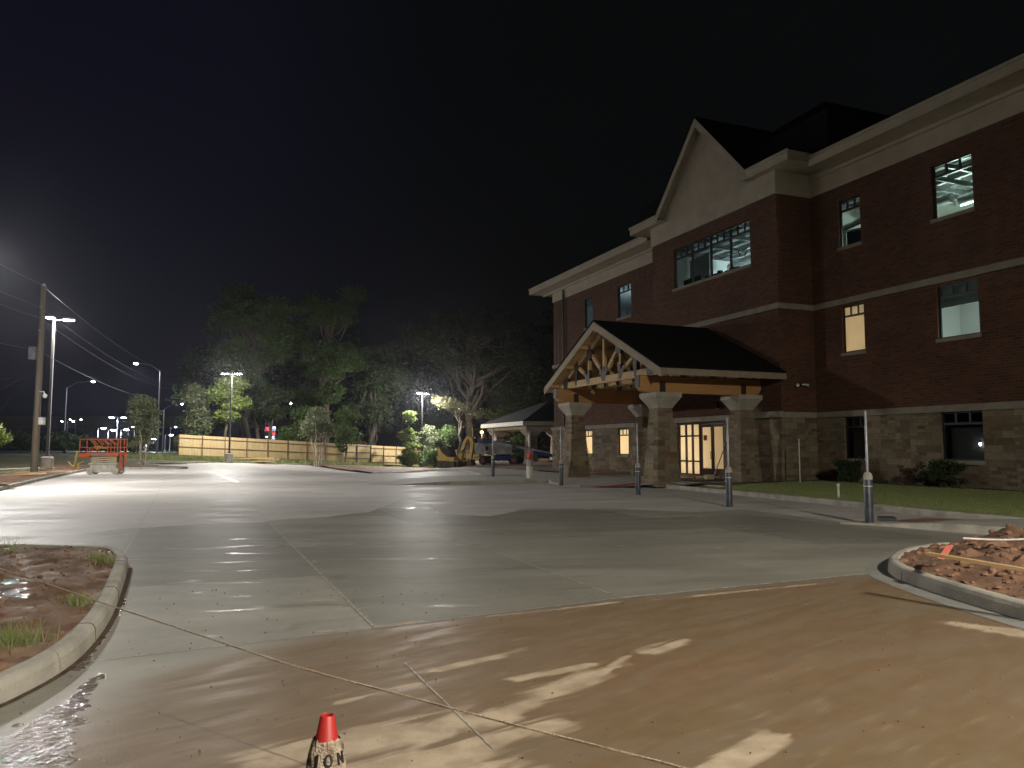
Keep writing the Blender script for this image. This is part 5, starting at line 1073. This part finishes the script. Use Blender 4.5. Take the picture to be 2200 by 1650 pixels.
tree('broadleaf_tree', 742, 90, 868, 985, 66, 'slim tree growing at the left edge of the fence gate', m='leafA', clumps=34, per=130, size=.22, crad=.8, tr=.12)
tree('cedar_tree', 878, 97, 876, 1000, 78, 'bright green feathery cedar left of the farthest lot lamp', m='leafD', clumps=60, per=140, size=.22, crad=.7, lobes=[(0, .85, .3, .25), (-.2, .55, .6, .3), (.1, .35, .8, .35), (0, .15, .9, .3)], flat=.5)
tree('leafy_shrub', 918, 98, 908, 1003, 60, 'grey green shrub right under the farthest lot lamp', cat='shrub', m='leafC', clumps=40, per=140, size=.2, crad=.7, stems=4, tr=.06)
tree('leafy_shrub', 952, 100, 905, 1003, 56, 'darker green bush behind the digger at the dirt edge', cat='shrub', m='leafA', clumps=45, per=150, size=.22, crad=.8, stems=4, tr=.06)
tree('leafy_shrub', 935, 94, 960, 1006, 70, 'low bush at the right end of the wooden fence', cat='shrub', m='leafA', clumps=30, per=140, size=.2, crad=.6, stems=3, tr=.05)
tree('leafy_shrub', 770, 100, 935, 990, 40, 'reddish undergrowth rising over the fence right of the gate', cat='shrub', m='leafR', clumps=14, per=70, size=.22, crad=.8, stems=3, tr=.06)
tree('oak_tree', 1008, 116, 655, 850, 300, 'large sparse oak with bare spreading limbs behind the digger', m='leafB', bark='bark', clumps=200, per=90, size=.26, crad=1.3, tr=.6, tipr=.06, twigs=3, lobes=[(-.55, .6, .4, .4), (-.15, .75, .5, .35), (.35, .75, .5, .35), (.7, .45, .35, .4), (.1, .35, .7, .35)], sparse=1)
tree('oak_tree', 988, 100, 846, 905, 150, 'low pale branches caught brightly by the farthest lot lamp', m='leafE', bark='bark', clumps=34, per=50, size=.2, crad=.85, tr=.3, tipr=.03, twigs=4, lobes=[(-.6, .75, .3, .3), (-.3, .6, .35, .35), (.1, .5, .4, .35), (.55, .25, .35, .3)])
tree('broad_tree', 1140, 120, 735, 985, 190, 'dark tree mass between the pavilion and the brick building', m='leafB', clumps=90, per=150, size=.34, crad=1.6, tr=.4)
tree('leafy_shrub', 1118, 84, 935, 985, 60, 'dim yellowish bush seen under the pavilion roof', cat='shrub', m='leafA', clumps=26, per=140, size=.2, crad=.7, stems=3, tr=.05, z0=-.8)
for k, (px, top, w) in enumerate([(620, 680, 200), (760, 690, 200), (900, 680, 200), (1060, 640, 220), (1190, 650, 220)]):
    tree('background_tree', px, 150, top, 985, w, ['dark woodland tree behind the tall trees on the left', 'dark woodland tree behind the fence gate', 'dark woodland tree behind the cedar', 'dark woodland tree behind the sparse oak', 'dark woodland tree behind the pavilion roof'][k], group='dark woodland behind the fence', m='leafB', clumps=70, per=110, size=.5, crad=2.4, tr=.5, z0=-1)
for k, (px, top) in enumerate([(-15, 930), (40, 922), (95, 930), (140, 922), (185, 932), (235, 940), (285, 935)]):
    tree('roadside_tree', px, 118+(k % 3)*5, top, 972, 74, 'low dark roadside tree before the overpass, number %s from the left' % ['one', 'two', 'three', 'four', 'five', 'six', 'seven'][k], group='low trees before the overpass', m='leafB', clumps=22, per=110, size=.3, crad=1.0, tr=.12, z0=.3)
tree('leafy_shrub', -22, 30, 905, 975, 62, 'bright green branch of leaves at the left edge of the picture', cat='shrub', m='leafD', clumps=16, per=70, size=.14, crad=.35, tr=.04, stems=2, tipr=.01)

# shrubs by the building
def shrub(u, n, h, w, label, m='leafB', cl=26, per=120, size=.055):
    x, y = fw(u, n); t = thing('shrub', (x, y, .22), 0, label, 'shrub', 'shrubs along the stone wall')
    C = [(rnd.gauss(0, w*.24), rnd.gauss(0, w*.24), h*rnd.uniform(.2, .9)) for _ in range(cl)]
    b = MB(); [limb(b, (0, 0, -.05), c, .018, .006, .08, 3, 5) for c in C]; b.build('stem', 'bark', t)
    leaves(C, [w*.2*rnd.uniform(.7, 1.2) for _ in C], per, size, .9, 'foliage', m, t)
shrub(-2.6, .95, .95, 1.0, 'round dark green shrub below the covered ground floor window left of the nearest post', cl=44)
shrub(-6.75, 1.0, 1.0, 1.0, 'bushy dark green shrub below the right hand dark window', cl=44)
shrub(-5.35, .9, .8, .8, 'sparse reddish brown shrub between the two green ones', 'leafR', 18, 60)
shrub(-5.95, .8, .6, .6, 'small thin green shrub beside the reddish one', 'leafB', 14, 50)

# grass: short blades on the lawn, tufts in the mud, weeds by the fence
def blades(name, P, h, w, m, **tg):
    P = np.asarray(P, float); n = len(P); a = NR.random(n)*6.283; hh = h*(.5+NR.random(n)); l = NR.normal(size=(n, 2))*hh[:, None]*.35
    d = np.stack([np.cos(a)*w/2, np.sin(a)*w/2, np.zeros(n)], 1); top = P+np.concatenate([l, hh[:, None]], 1)
    V = np.stack([P-d, P+d, top], 1).reshape(-1, 3); o = npmesh(name, V, np.arange(n*3).reshape(-1, 3), m); return tag(o, **tg)
LW_ = []
while len(LW_) < 60000:
    u = -15.5+17*rnd.random()**1.0; n = rnd.uniform(1.3, 8.9)
    kn = np.interp(u, [p[0] for p in kP], [p[1] for p in kP])
    if u > -1.45 or n > kn-.15: continue
    x, y = fw(u, n); LW_.append((x, y, lz(u, n)-.005))
blades('lawn_grass', LW_, .045, .012, 'gblade', kind='stuff', label='short green turf blades on the lawn strip beside the building', cat='grass')
def tuft(px, py, h, r, n, label, dz_=.1, m='gblade'):
    x, y = gp(px, py, dz_); P = [(x+rnd.gauss(0, r), y+rnd.gauss(0, r), dz_) for _ in range(n)]
    blades('weed_tuft', P, h, .009, m, label=label, cat='weed', group='weeds in the muddy island')
tuft(212, 1212, .16, .07, 130, 'two pointed weeds at the far corner of the near muddy island'); tuft(233, 1214, .12, .06, 90, 'two pointed weeds at the far corner of the near muddy island')
tuft(168, 1300, .09, .07, 160, 'small grass tuft beside the curved kerb and the rope'); tuft(15, 1395, .15, .12, 400, 'thick grass tuft at the left edge of the muddy island'); tuft(22, 1190, .2, .08, 60, 'wispy weed at the far left edge of the muddy island')
FW = []
for _ in range(9000):
    t = rnd.random(); px = 200+t*620; x, y = gp(px, 990+10*max(0, (px-540)/260), .0) if False else (gx(px, 76+22*max(0, (px-383)/520)+rnd.uniform(-5, 1)), 76+22*max(0, (px-383)/520)+rnd.uniform(-5, 1)); FW.append((x, y, G(x, y)+.12))
blades('fence_weeds', FW, .30, .07, 'gblade', kind='stuff', label='rough green weeds along the foot of the wooden fence', cat='grass')

# ------------------------------------------------ foreground cone and rope
cx_, cy_ = gx(714, 2.62), 2.62; ct = .722
cone = thing('traffic_cone', (cx_, cy_, 0), R(10), 'red traffic cone in the foreground wrapped in muddy lettered tape', 'cone')
b = MB(); b.lathe([(.155, .035), (.147, .05), (.0235, ct-.003), (.0215, ct), (.0190, ct-.003), (.021, ct-.06), (.11, .1)], n=40, cap=False); b.build('body', 'cone', cone)
MB().prism([(-.20, -.17), (-.17, -.20), (.17, -.20), (.20, -.17), (.20, .17), (.17, .20), (-.17, .20), (-.20, .17)], .001, .034).build('base', 'cone', cone, bevel=.004)
# crumpled tape sleeve
mb = MB(); vs = []; fs = []; n = 64; rows = 14
for j in range(rows):
    z = ct-.072-j*.017
    for k in range(n):
        a = 2*math.pi*k/n; r0 = .0215+(ct-z)*.187; q = noise.noise(Vector((math.cos(a)*3, math.sin(a)*3, z*22)))
        r = r0+.006+.007*abs(q)+(.004 if j else 0)+.006*abs(noise.noise(Vector((math.cos(a)*7, math.sin(a)*7, z*60)))); zz = z+(.012*noise.noise(Vector((math.cos(a)*4, math.sin(a)*4, 7))) if j in (0, rows-1) else 0)
        vs.append((math.cos(a)*r, math.sin(a)*r, zz))
for j in range(rows-1):
    for k in range(n): fs.append((j*n+k, j*n+(k+1) % n, (j+1)*n+(k+1) % n, (j+1)*n+k))
mb.add(vs, fs, True).build('tape_sleeve', 'tape', cone)
# letters I O N bent round the sleeve
def letter(polys, a0, zc, s):
    L_ = MB()
    for P in polys:
        Q = []
        for (x, z) in P:
            zz = zc+z*s; r = .0215+(ct-zz)*.187+.0175; a = a0+x*s/r
            Q.append((a, zz, r))
        n = len(Q); L_.add([(math.cos(a)*r, math.sin(a)*r, z) for a, z, r in Q]+[(math.cos(a)*(r-.004), math.sin(a)*(r-.004), z) for a, z, r in Q], [tuple(range(n))]+[(i, (i+1) % n, (i+1) % n+n, i+n) for i in range(n)])
    return L_
zc = ct-.125; ar = R(-80)
ring = []
for i in range(14):
    a, b_ = 2*math.pi*i/14, 2*math.pi*(i+1)/14; ring.append([(.34*math.cos(a), .5*math.sin(a)), (.34*math.cos(b_), .5*math.sin(b_)), (.2*math.cos(b_), .33*math.sin(b_)), (.2*math.cos(a), .33*math.sin(a))])
letter([[(-.09, -.5), (.09, -.5), (.09, .5), (-.09, .5)]], ar-.62, zc, .036).build('letter', 'frame', cone)
letter(ring, ar+.0, zc, .040).build('letter', 'frame', cone)
letter([[(-.36, -.5), (-.2, -.5), (-.2, .5), (-.36, .5)], [(.2, -.5), (.36, -.5), (.36, .5), (.2, .5)], [(-.2, .5), (-.2, .22), (.2, -.5), (.2, -.22)]], ar+.72, zc, .036).build('letter', 'frame', cone)
pts = []
for px, py, Y in [(-420, 1095, 8.6), (0, 1222, 6.0), (240, 1302, 5.0), (500, 1388, 4.2), (640, 1433, 3.9), (900, 1503, 3.45), (1100, 1556, 3.15), (1400, 1632, 2.8), (1700, 1715, 2.5), (1950, 1800, 2.25)]:
    r = ray(px, py); pts.append(Vector((r[0]/r[1]*Y, Y, 1.6+r[2]/r[1]*Y)))
PP = []
for i in range(len(pts)-1):
    a, b_, c, d = pts[max(i-1, 0)], pts[i], pts[i+1], pts[min(i+2, len(pts)-1)]
    for k in range(26):
        t = k/26; PP.append(.5*((2*b_)+(-a+c)*t+(2*a-5*b_+4*c-d)*t*t+(-a+3*b_-3*c+d)*t**3))
PP.append(pts[-1]); rb = MB()
for ph in (0, 2.09, 4.19):
    Q = []; s_ = 0
    for i, p in enumerate(PP):
        if i: s_ += (p-PP[i-1]).length
    L_ = s_; Nn = int(L_/.006); Q = []
    acc = [0]
    for i in range(1, len(PP)): acc.append(acc[-1]+(PP[i]-PP[i-1]).length)
    tt = np.linspace(0, L_, Nn); X_ = [np.interp(tt, acc, [p[k] for p in PP]) for k in range(3)]
    A = np.array(X_).T; ang = tt/.045*2*math.pi+ph
    A[:, 2] += np.cos(ang)*.0024; A[:, 1] += np.sin(ang)*.0024
    rb.tube([tuple(v) for v in A], .0028, 4)
tag(rb.build('rope', 'rope', None), 'twisted barrier rope stretched low across the whole foreground', 'rope')
# stanchions that carry the rope, outside the picture
for p in (pts[0], pts[-1]):
    s_ = thing('barrier_post', (p.x, p.y, 0), 0, 'steel stake holding one end of the foreground rope', 'post', 'stakes holding the rope'); MB().tube([(0, 0, 0), (0, 0, p.z+.012)], .008, 8).build('shaft', 'galv', s_)

# ------------------------------------------------ things on the near islands
def plank(px, py, dz_, L_, ang, w, t_, label, m='pine', tilt=0, name='wooden_plank', group=None, cat='plank'):
    x, y = gp(px, py, dz_); o = thing(name, (x, y, G(x, y)+dz_), ang, label, cat, group); c, s_ = math.cos(tilt), math.sin(tilt)
    b = MB().bar((-L_/2*c, 0, -L_/2*s_), (L_/2*c, 0, L_/2*s_), w, t_); b.build('board', m, o); return o
plank(2165, 1218, .50, 1.5, R(-57), .07, .03, 'long yellow wooden stake lying on the red dirt mound', tilt=R(-3))
plank(2010, 1203, .34, .34, R(-80), .11, .012, 'pale torn paper scrap on the left of the dirt mound', 'pvc', tilt=R(14), name='paper_scrap', cat='litter')
plank(2032, 1186, .42, .62, R(52), .07, .008, 'pink plastic ribbon lying across the dirt mound', 'pinkrib', tilt=R(8), name='flagging_ribbon', cat='ribbon')
x, y = gp(2142, 1176, .36); o = MB().tube([(x-.42, y, .47), (x-.1, y-.02, .455), (x+.1, y, .45), (x+.42, y, .46)], .013, 8).build('plastic_pipe', 'pvc', None); tag(o, 'thin white plastic pipe on top of the red dirt mound', 'pipe')
# clods on the mound and mud
cl = MB()
def clod(mb, x, y, z, r):
    vs = []; a0 = rnd.random()*6
    for k, (zz, q) in enumerate(((-.5, .75), (.1, 1), (.7, .6))):
        for j in range(6): a = a0+j*math.pi/3; e = q*r*rnd.uniform(.7, 1.15); vs.append((x+math.cos(a)*e, y+math.sin(a)*e, z+zz*r*.8))
    mb.add(vs, [tuple(range(6))[::-1], (12, 13, 14, 15, 16, 17)]+[(i*6+j, i*6+(j+1) % 6, i*6+6+(j+1) % 6, i*6+6+j) for i in range(2) for j in range(6)])
xs_ = [p[0] for p in rp_]; ys_ = [p[1] for p in rp_]; k = 0
while k < 900:
    x, y = rnd.uniform(min(xs_), 11.5), rnd.uniform(min(ys_), max(ys_))
    if inpoly(x, y, rp_): clod(cl, x, y, rdz(x, y)+.005, rnd.choice((.012, .018, .03, .05))*rnd.uniform(.6, 1.3)); k += 1
tag(cl.build('dirt_clods', 'dirt', None), 'loose red dirt clods scattered over the mound', 'dirt', kind='stuff')
cl = MB(); k = 0; lpp = lp+[(-14, 12), (-14, 3)]
while k < 1300:
    x, y = rnd.uniform(-9, -3), rnd.uniform(4, 12)
    if inpoly(x, y, lpp): clod(cl, x, y, ldz(x, y)+.002, rnd.choice((.010, .016, .03))*rnd.uniform(.6, 1.3)); k += 1
tag(cl.build('dirt_clods', 'dirt', None), 'loose brown dirt clods in the near left island', 'dirt', kind='stuff')
gv = MB()
for _ in range(700):
    x, y = rnd.uniform(-4, 6), rnd.uniform(2.2, 9); clod(gv, x, y, .003, rnd.choice((.003, .005, .008)))
tag(gv.build('grit', 'dirt', None), 'grit and tiny pebbles on the muddy apron', 'grit', kind='stuff')
# debris on the left verge by the pole
for k, (px, py, L_, a, lab, m) in enumerate([(45, 1006, 3.4, .5, 'longest pale board of the pile left of the pole foot', 'pvc'), (60, 1012, 3.0, .35, 'grey weathered board in the pile below the utility pole', 'cratewood'), (95, 1014, 2.8, .25, 'pale board nearest the kerb below the concrete lamp base', 'pine'), (85, 1008, 2.6, .8, 'board crossing the middle of the pile by the pole', 'cratewood'), (30, 1020, 2.6, .3, 'board sticking out at the left picture edge', 'pine')]):
    plank(px, py, .26+.03*k, L_, a, .16, .05, lab, m, R(2), group='boards dumped beside the utility pole')
ym = thing('marker_post', (gx(165, 50), 50, .12), 0, 'leaning yellow marker post between the lamp base and the scissor lift', 'post')
MB().bar((-.15, 0, 0), (.05, 0, 1.25), .09, .05).build('shaft', 'yellow', ym); MB().box(.0, .12, -.03, .03, 1.2, 1.28).build('top', 'yellow', ym); MB().box(.12, .2, -.03, .03, .1, .42).build('tag', 'yellow', ym)
o = MB().tube([(gx(148, 50), 50, .7), (gx(155, 50), 50, .5), (gx(163, 50), 50, .42), (gx(172, 50), 49.5, .5), (gx(181, 49), 49, .75)], .02, 6).build('yellow_rope', 'yellow', None); tag(o, 'yellow rope drooping from the marker post to the scissor lift', 'rope')
for k, (dx, dy, a, lab) in enumerate([(0, 0, 0, 'pale lumber board on top of the stack by the fence'), (.3, .3, .1, 'lumber board sticking out at the right of the fence stack'), (-.4, .2, -.08, 'lumber board at the back of the fence stack'), (.1, -.3, .05, 'lowest front lumber board beside the fence')]):
    x, y = gx(545, 79)+dx, 79+dy; o = thing('lumber_board', (x, y, G(x, y)+.18+.1*(3-k)), a, lab, 'lumber', 'lumber stack by the fence'); MB().bar((-2.2, 0, 0), (2.2, 0, .05), .25, .09).build('board', 'pine', o)

# ------------------------------------------------ small things near the entrance
def pole_thing(name, u, n, z0_, z1_, r, m, label, cat, top=None, lean=(0, 0)):
    x, y = fw(u, n); t = thing(name, (x, y, z0_), 0, label, cat); MB().tube([(0, 0, -.05), (lean[0], lean[1], z1_-z0_)], r, 8).build('shaft', m, t); return t
def upx(px, n): # u on plane n below a pixel column
    r = ray(px, 962); o = fw(0, n); a = U2[0]*r[1]-U2[1]*r[0]; b_ = o[1]*r[0]-o[0]*r[1]; return b_/a
pole_thing('stake', upx(1717, 2.9), 2.9, .2, 1.95, .022, 'pvc', 'tall thin white stake standing on the lawn beside the brick corner', 'stake')
t = pole_thing('cleanout_pipe', upx(1798, 7.3), 7.3, .16, .52, .035, 'pvc', 'short white pipe standing at the edge of the lawn', 'pipe')
MB().lathe([(.045, .32), (.05, .34), (.05, .38), (.04, .40)], n=10).build('cap', 'pvc', t)
pole_thing('pvc_stub', upx(1617, 2.4), 2.4, .2, .55, .055, 'pvc', 'white pipe stub at the foot of the rear stone column', 'pipe')
pole_thing('stake', upx(1433, 6.3), 6.3, .15, 1.25, .022, 'pine', 'short wooden stake beside the front stone column', 'stake')
pole_thing('stake', upx(1312, 1.2), 1.2, .1, 1.35, .02, 'pine', 'thin wooden stake before the stone wall of the left wing', 'stake')
pole_thing('stake', upx(1139, 9), 9.0, -.1, .5, .03, 'pine', 'short survey stake in the dirt behind the farthest bollard', 'stake')
x, y = fw(upx(1275, 4.2), 4.2)
bm_ = thing('push_broom', (x, y, .16), R(20), 'push broom leaning against the wall under the left window', 'broom'); MB().tube([(0, 0, .05), (-.12, .5, 1.45)], .014, 8).build('handle', 'pine', bm_); MB().box(-.3, .3, -.05, .03, 0, .07).build('head', 'cratewood', bm_)
x, y = fw(upx(1552, 2.35), 2.35)
cst = thing('leaning_barricade_board', (x, y, .27), ROTF, 'striped dark and orange board leaning beside the entrance door', 'barricade')
MB().bar((.1, .45, 0), (-.25, -.1, 1.7), .16, .03).build('board', 'black', cst)
s_ = MB()
for k in range(4): t0 = .12+k*.16; s_.bar((.1-.35*t0, .455-.55*t0, 1.7*t0), (.1-.35*(t0+.05), .455-.55*(t0+.05), 1.7*(t0+.05)), .163, .036)
s_.build('stripe', 'cone', cst)
x, y = fw(upx(1660, 1.0)+.1, .75)
bp_ = thing('black_tarp', (x, y, .22), ROTF, 'black plastic sheet draped in a point against the stone return wall', 'tarp')
MB().extr([(-.55, 0), (.30, 0), (.22, .5), (.02, 1.35), (-.12, 1.3), (-.35, .6)], -.06, .10, 'y').build('sheet', 'black', bp_, bevel=.02)
for k, (u, n, L_, a, m, lab) in enumerate([(-.4, 6.75, 3.6, ROTF+.02, 'white', 'long white board lying by the kerb right of the front stone column'), (.4, 6.3, 2.6, ROTF+.12, 'pvc', 'shorter pale board lying behind the long white one'), (4.2, 2.6, 1.3, ROTF+.5, 'pine', 'wood offcut lying on the dirt before the doors')]):
    x, y = fw(u, n); o = thing('board', (x, y, .19+.03*k), a, lab, 'board'); MB().bar((-L_/2, 0, 0), (L_/2, 0, .01), .2, .03).build('plank', m, o)
x, y = fw(3.0, 3.4); o = thing('wood_block', (x, y, .2), .4, 'small pale block on the ground before the double door', 'block'); MB().box(-.2, .2, -.1, .1, 0, .2).build('block', 'cratewood', o, bevel=.01)
x, y = fw(1.1, 5.6); o = thing('warning_flag', (x, y, .2), .4, 'tiny orange flag on the mulch beside the front column', 'flag'); MB().tube([(0, 0, 0), (0, 0, .22)], .004, 5).build('wire', 'galv', o); MB().box(0, .12, -.004, .004, .12, .22).build('flag', 'cone', o)
# kerb drain opening by the nearest bollard
x, y = gp(1912, 1124); o = thing('kerb_drain', (x, y+.1, 0), R(-16), 'dark square drain opening in the kerb beside the nearest bollard', 'drain')
MB().box(-.16, .16, -.12, .25, .006, .115).build('opening', 'black', o)
x, y = gp(1983, 1100, .07); MB().box(-.018, .018, -.05, .12, 0, .14).build('kerb_slot', 'black', None, loc=(x, y-.05, .0), kind='structure')
# pipes and rubble in the far dirt yard
for k, (px, py, a, L_, lab) in enumerate([(925, 1003, .25, 2.0, 'curved pale pipe on the dirt left of the digger'), (1165, 1002, 0, 5, 'long grey pipe lying behind the bucket')]):
    x, y = gp(px, py+2, .1); o = MB().tube([(x-L_/2, y, G(x, y)+.2), (x-L_/4, y, G(x, y)+.35-.1*k), (x, y, G(x, y)+.38-.14*k), (x+L_/2, y-a*3, G(x, y)+.2)], .05, 8).build('drain_pipe', 'pvc' if not k else 'galv', None); tag(o, lab, 'pipe')

# haze volume added to make halos round the lamps
hz_ = MB().box(-430, 430, -160, 610, -2.6, 34).build('haze', 'black', None, kind='stuff', label='thin haze added to glow faintly round the lamps', cat='haze')
hm = bpy.data.materials.new('halo_haze'); hm.use_nodes = True; t = hm.node_tree; t.nodes.clear(); v = N_(t, 'ShaderNodeVolumePrincipled'); v.inputs['Density'].default_value = .0002; v.inputs['Color'].default_value = (.85, .88, 1, 1); v.inputs['Anisotropy'].default_value = .82
o = N_(t, 'ShaderNodeOutputMaterial'); t.links.new(v.outputs[0], o.inputs['Volume']); hz_.data.materials.clear(); hz_.data.materials.append(hm)
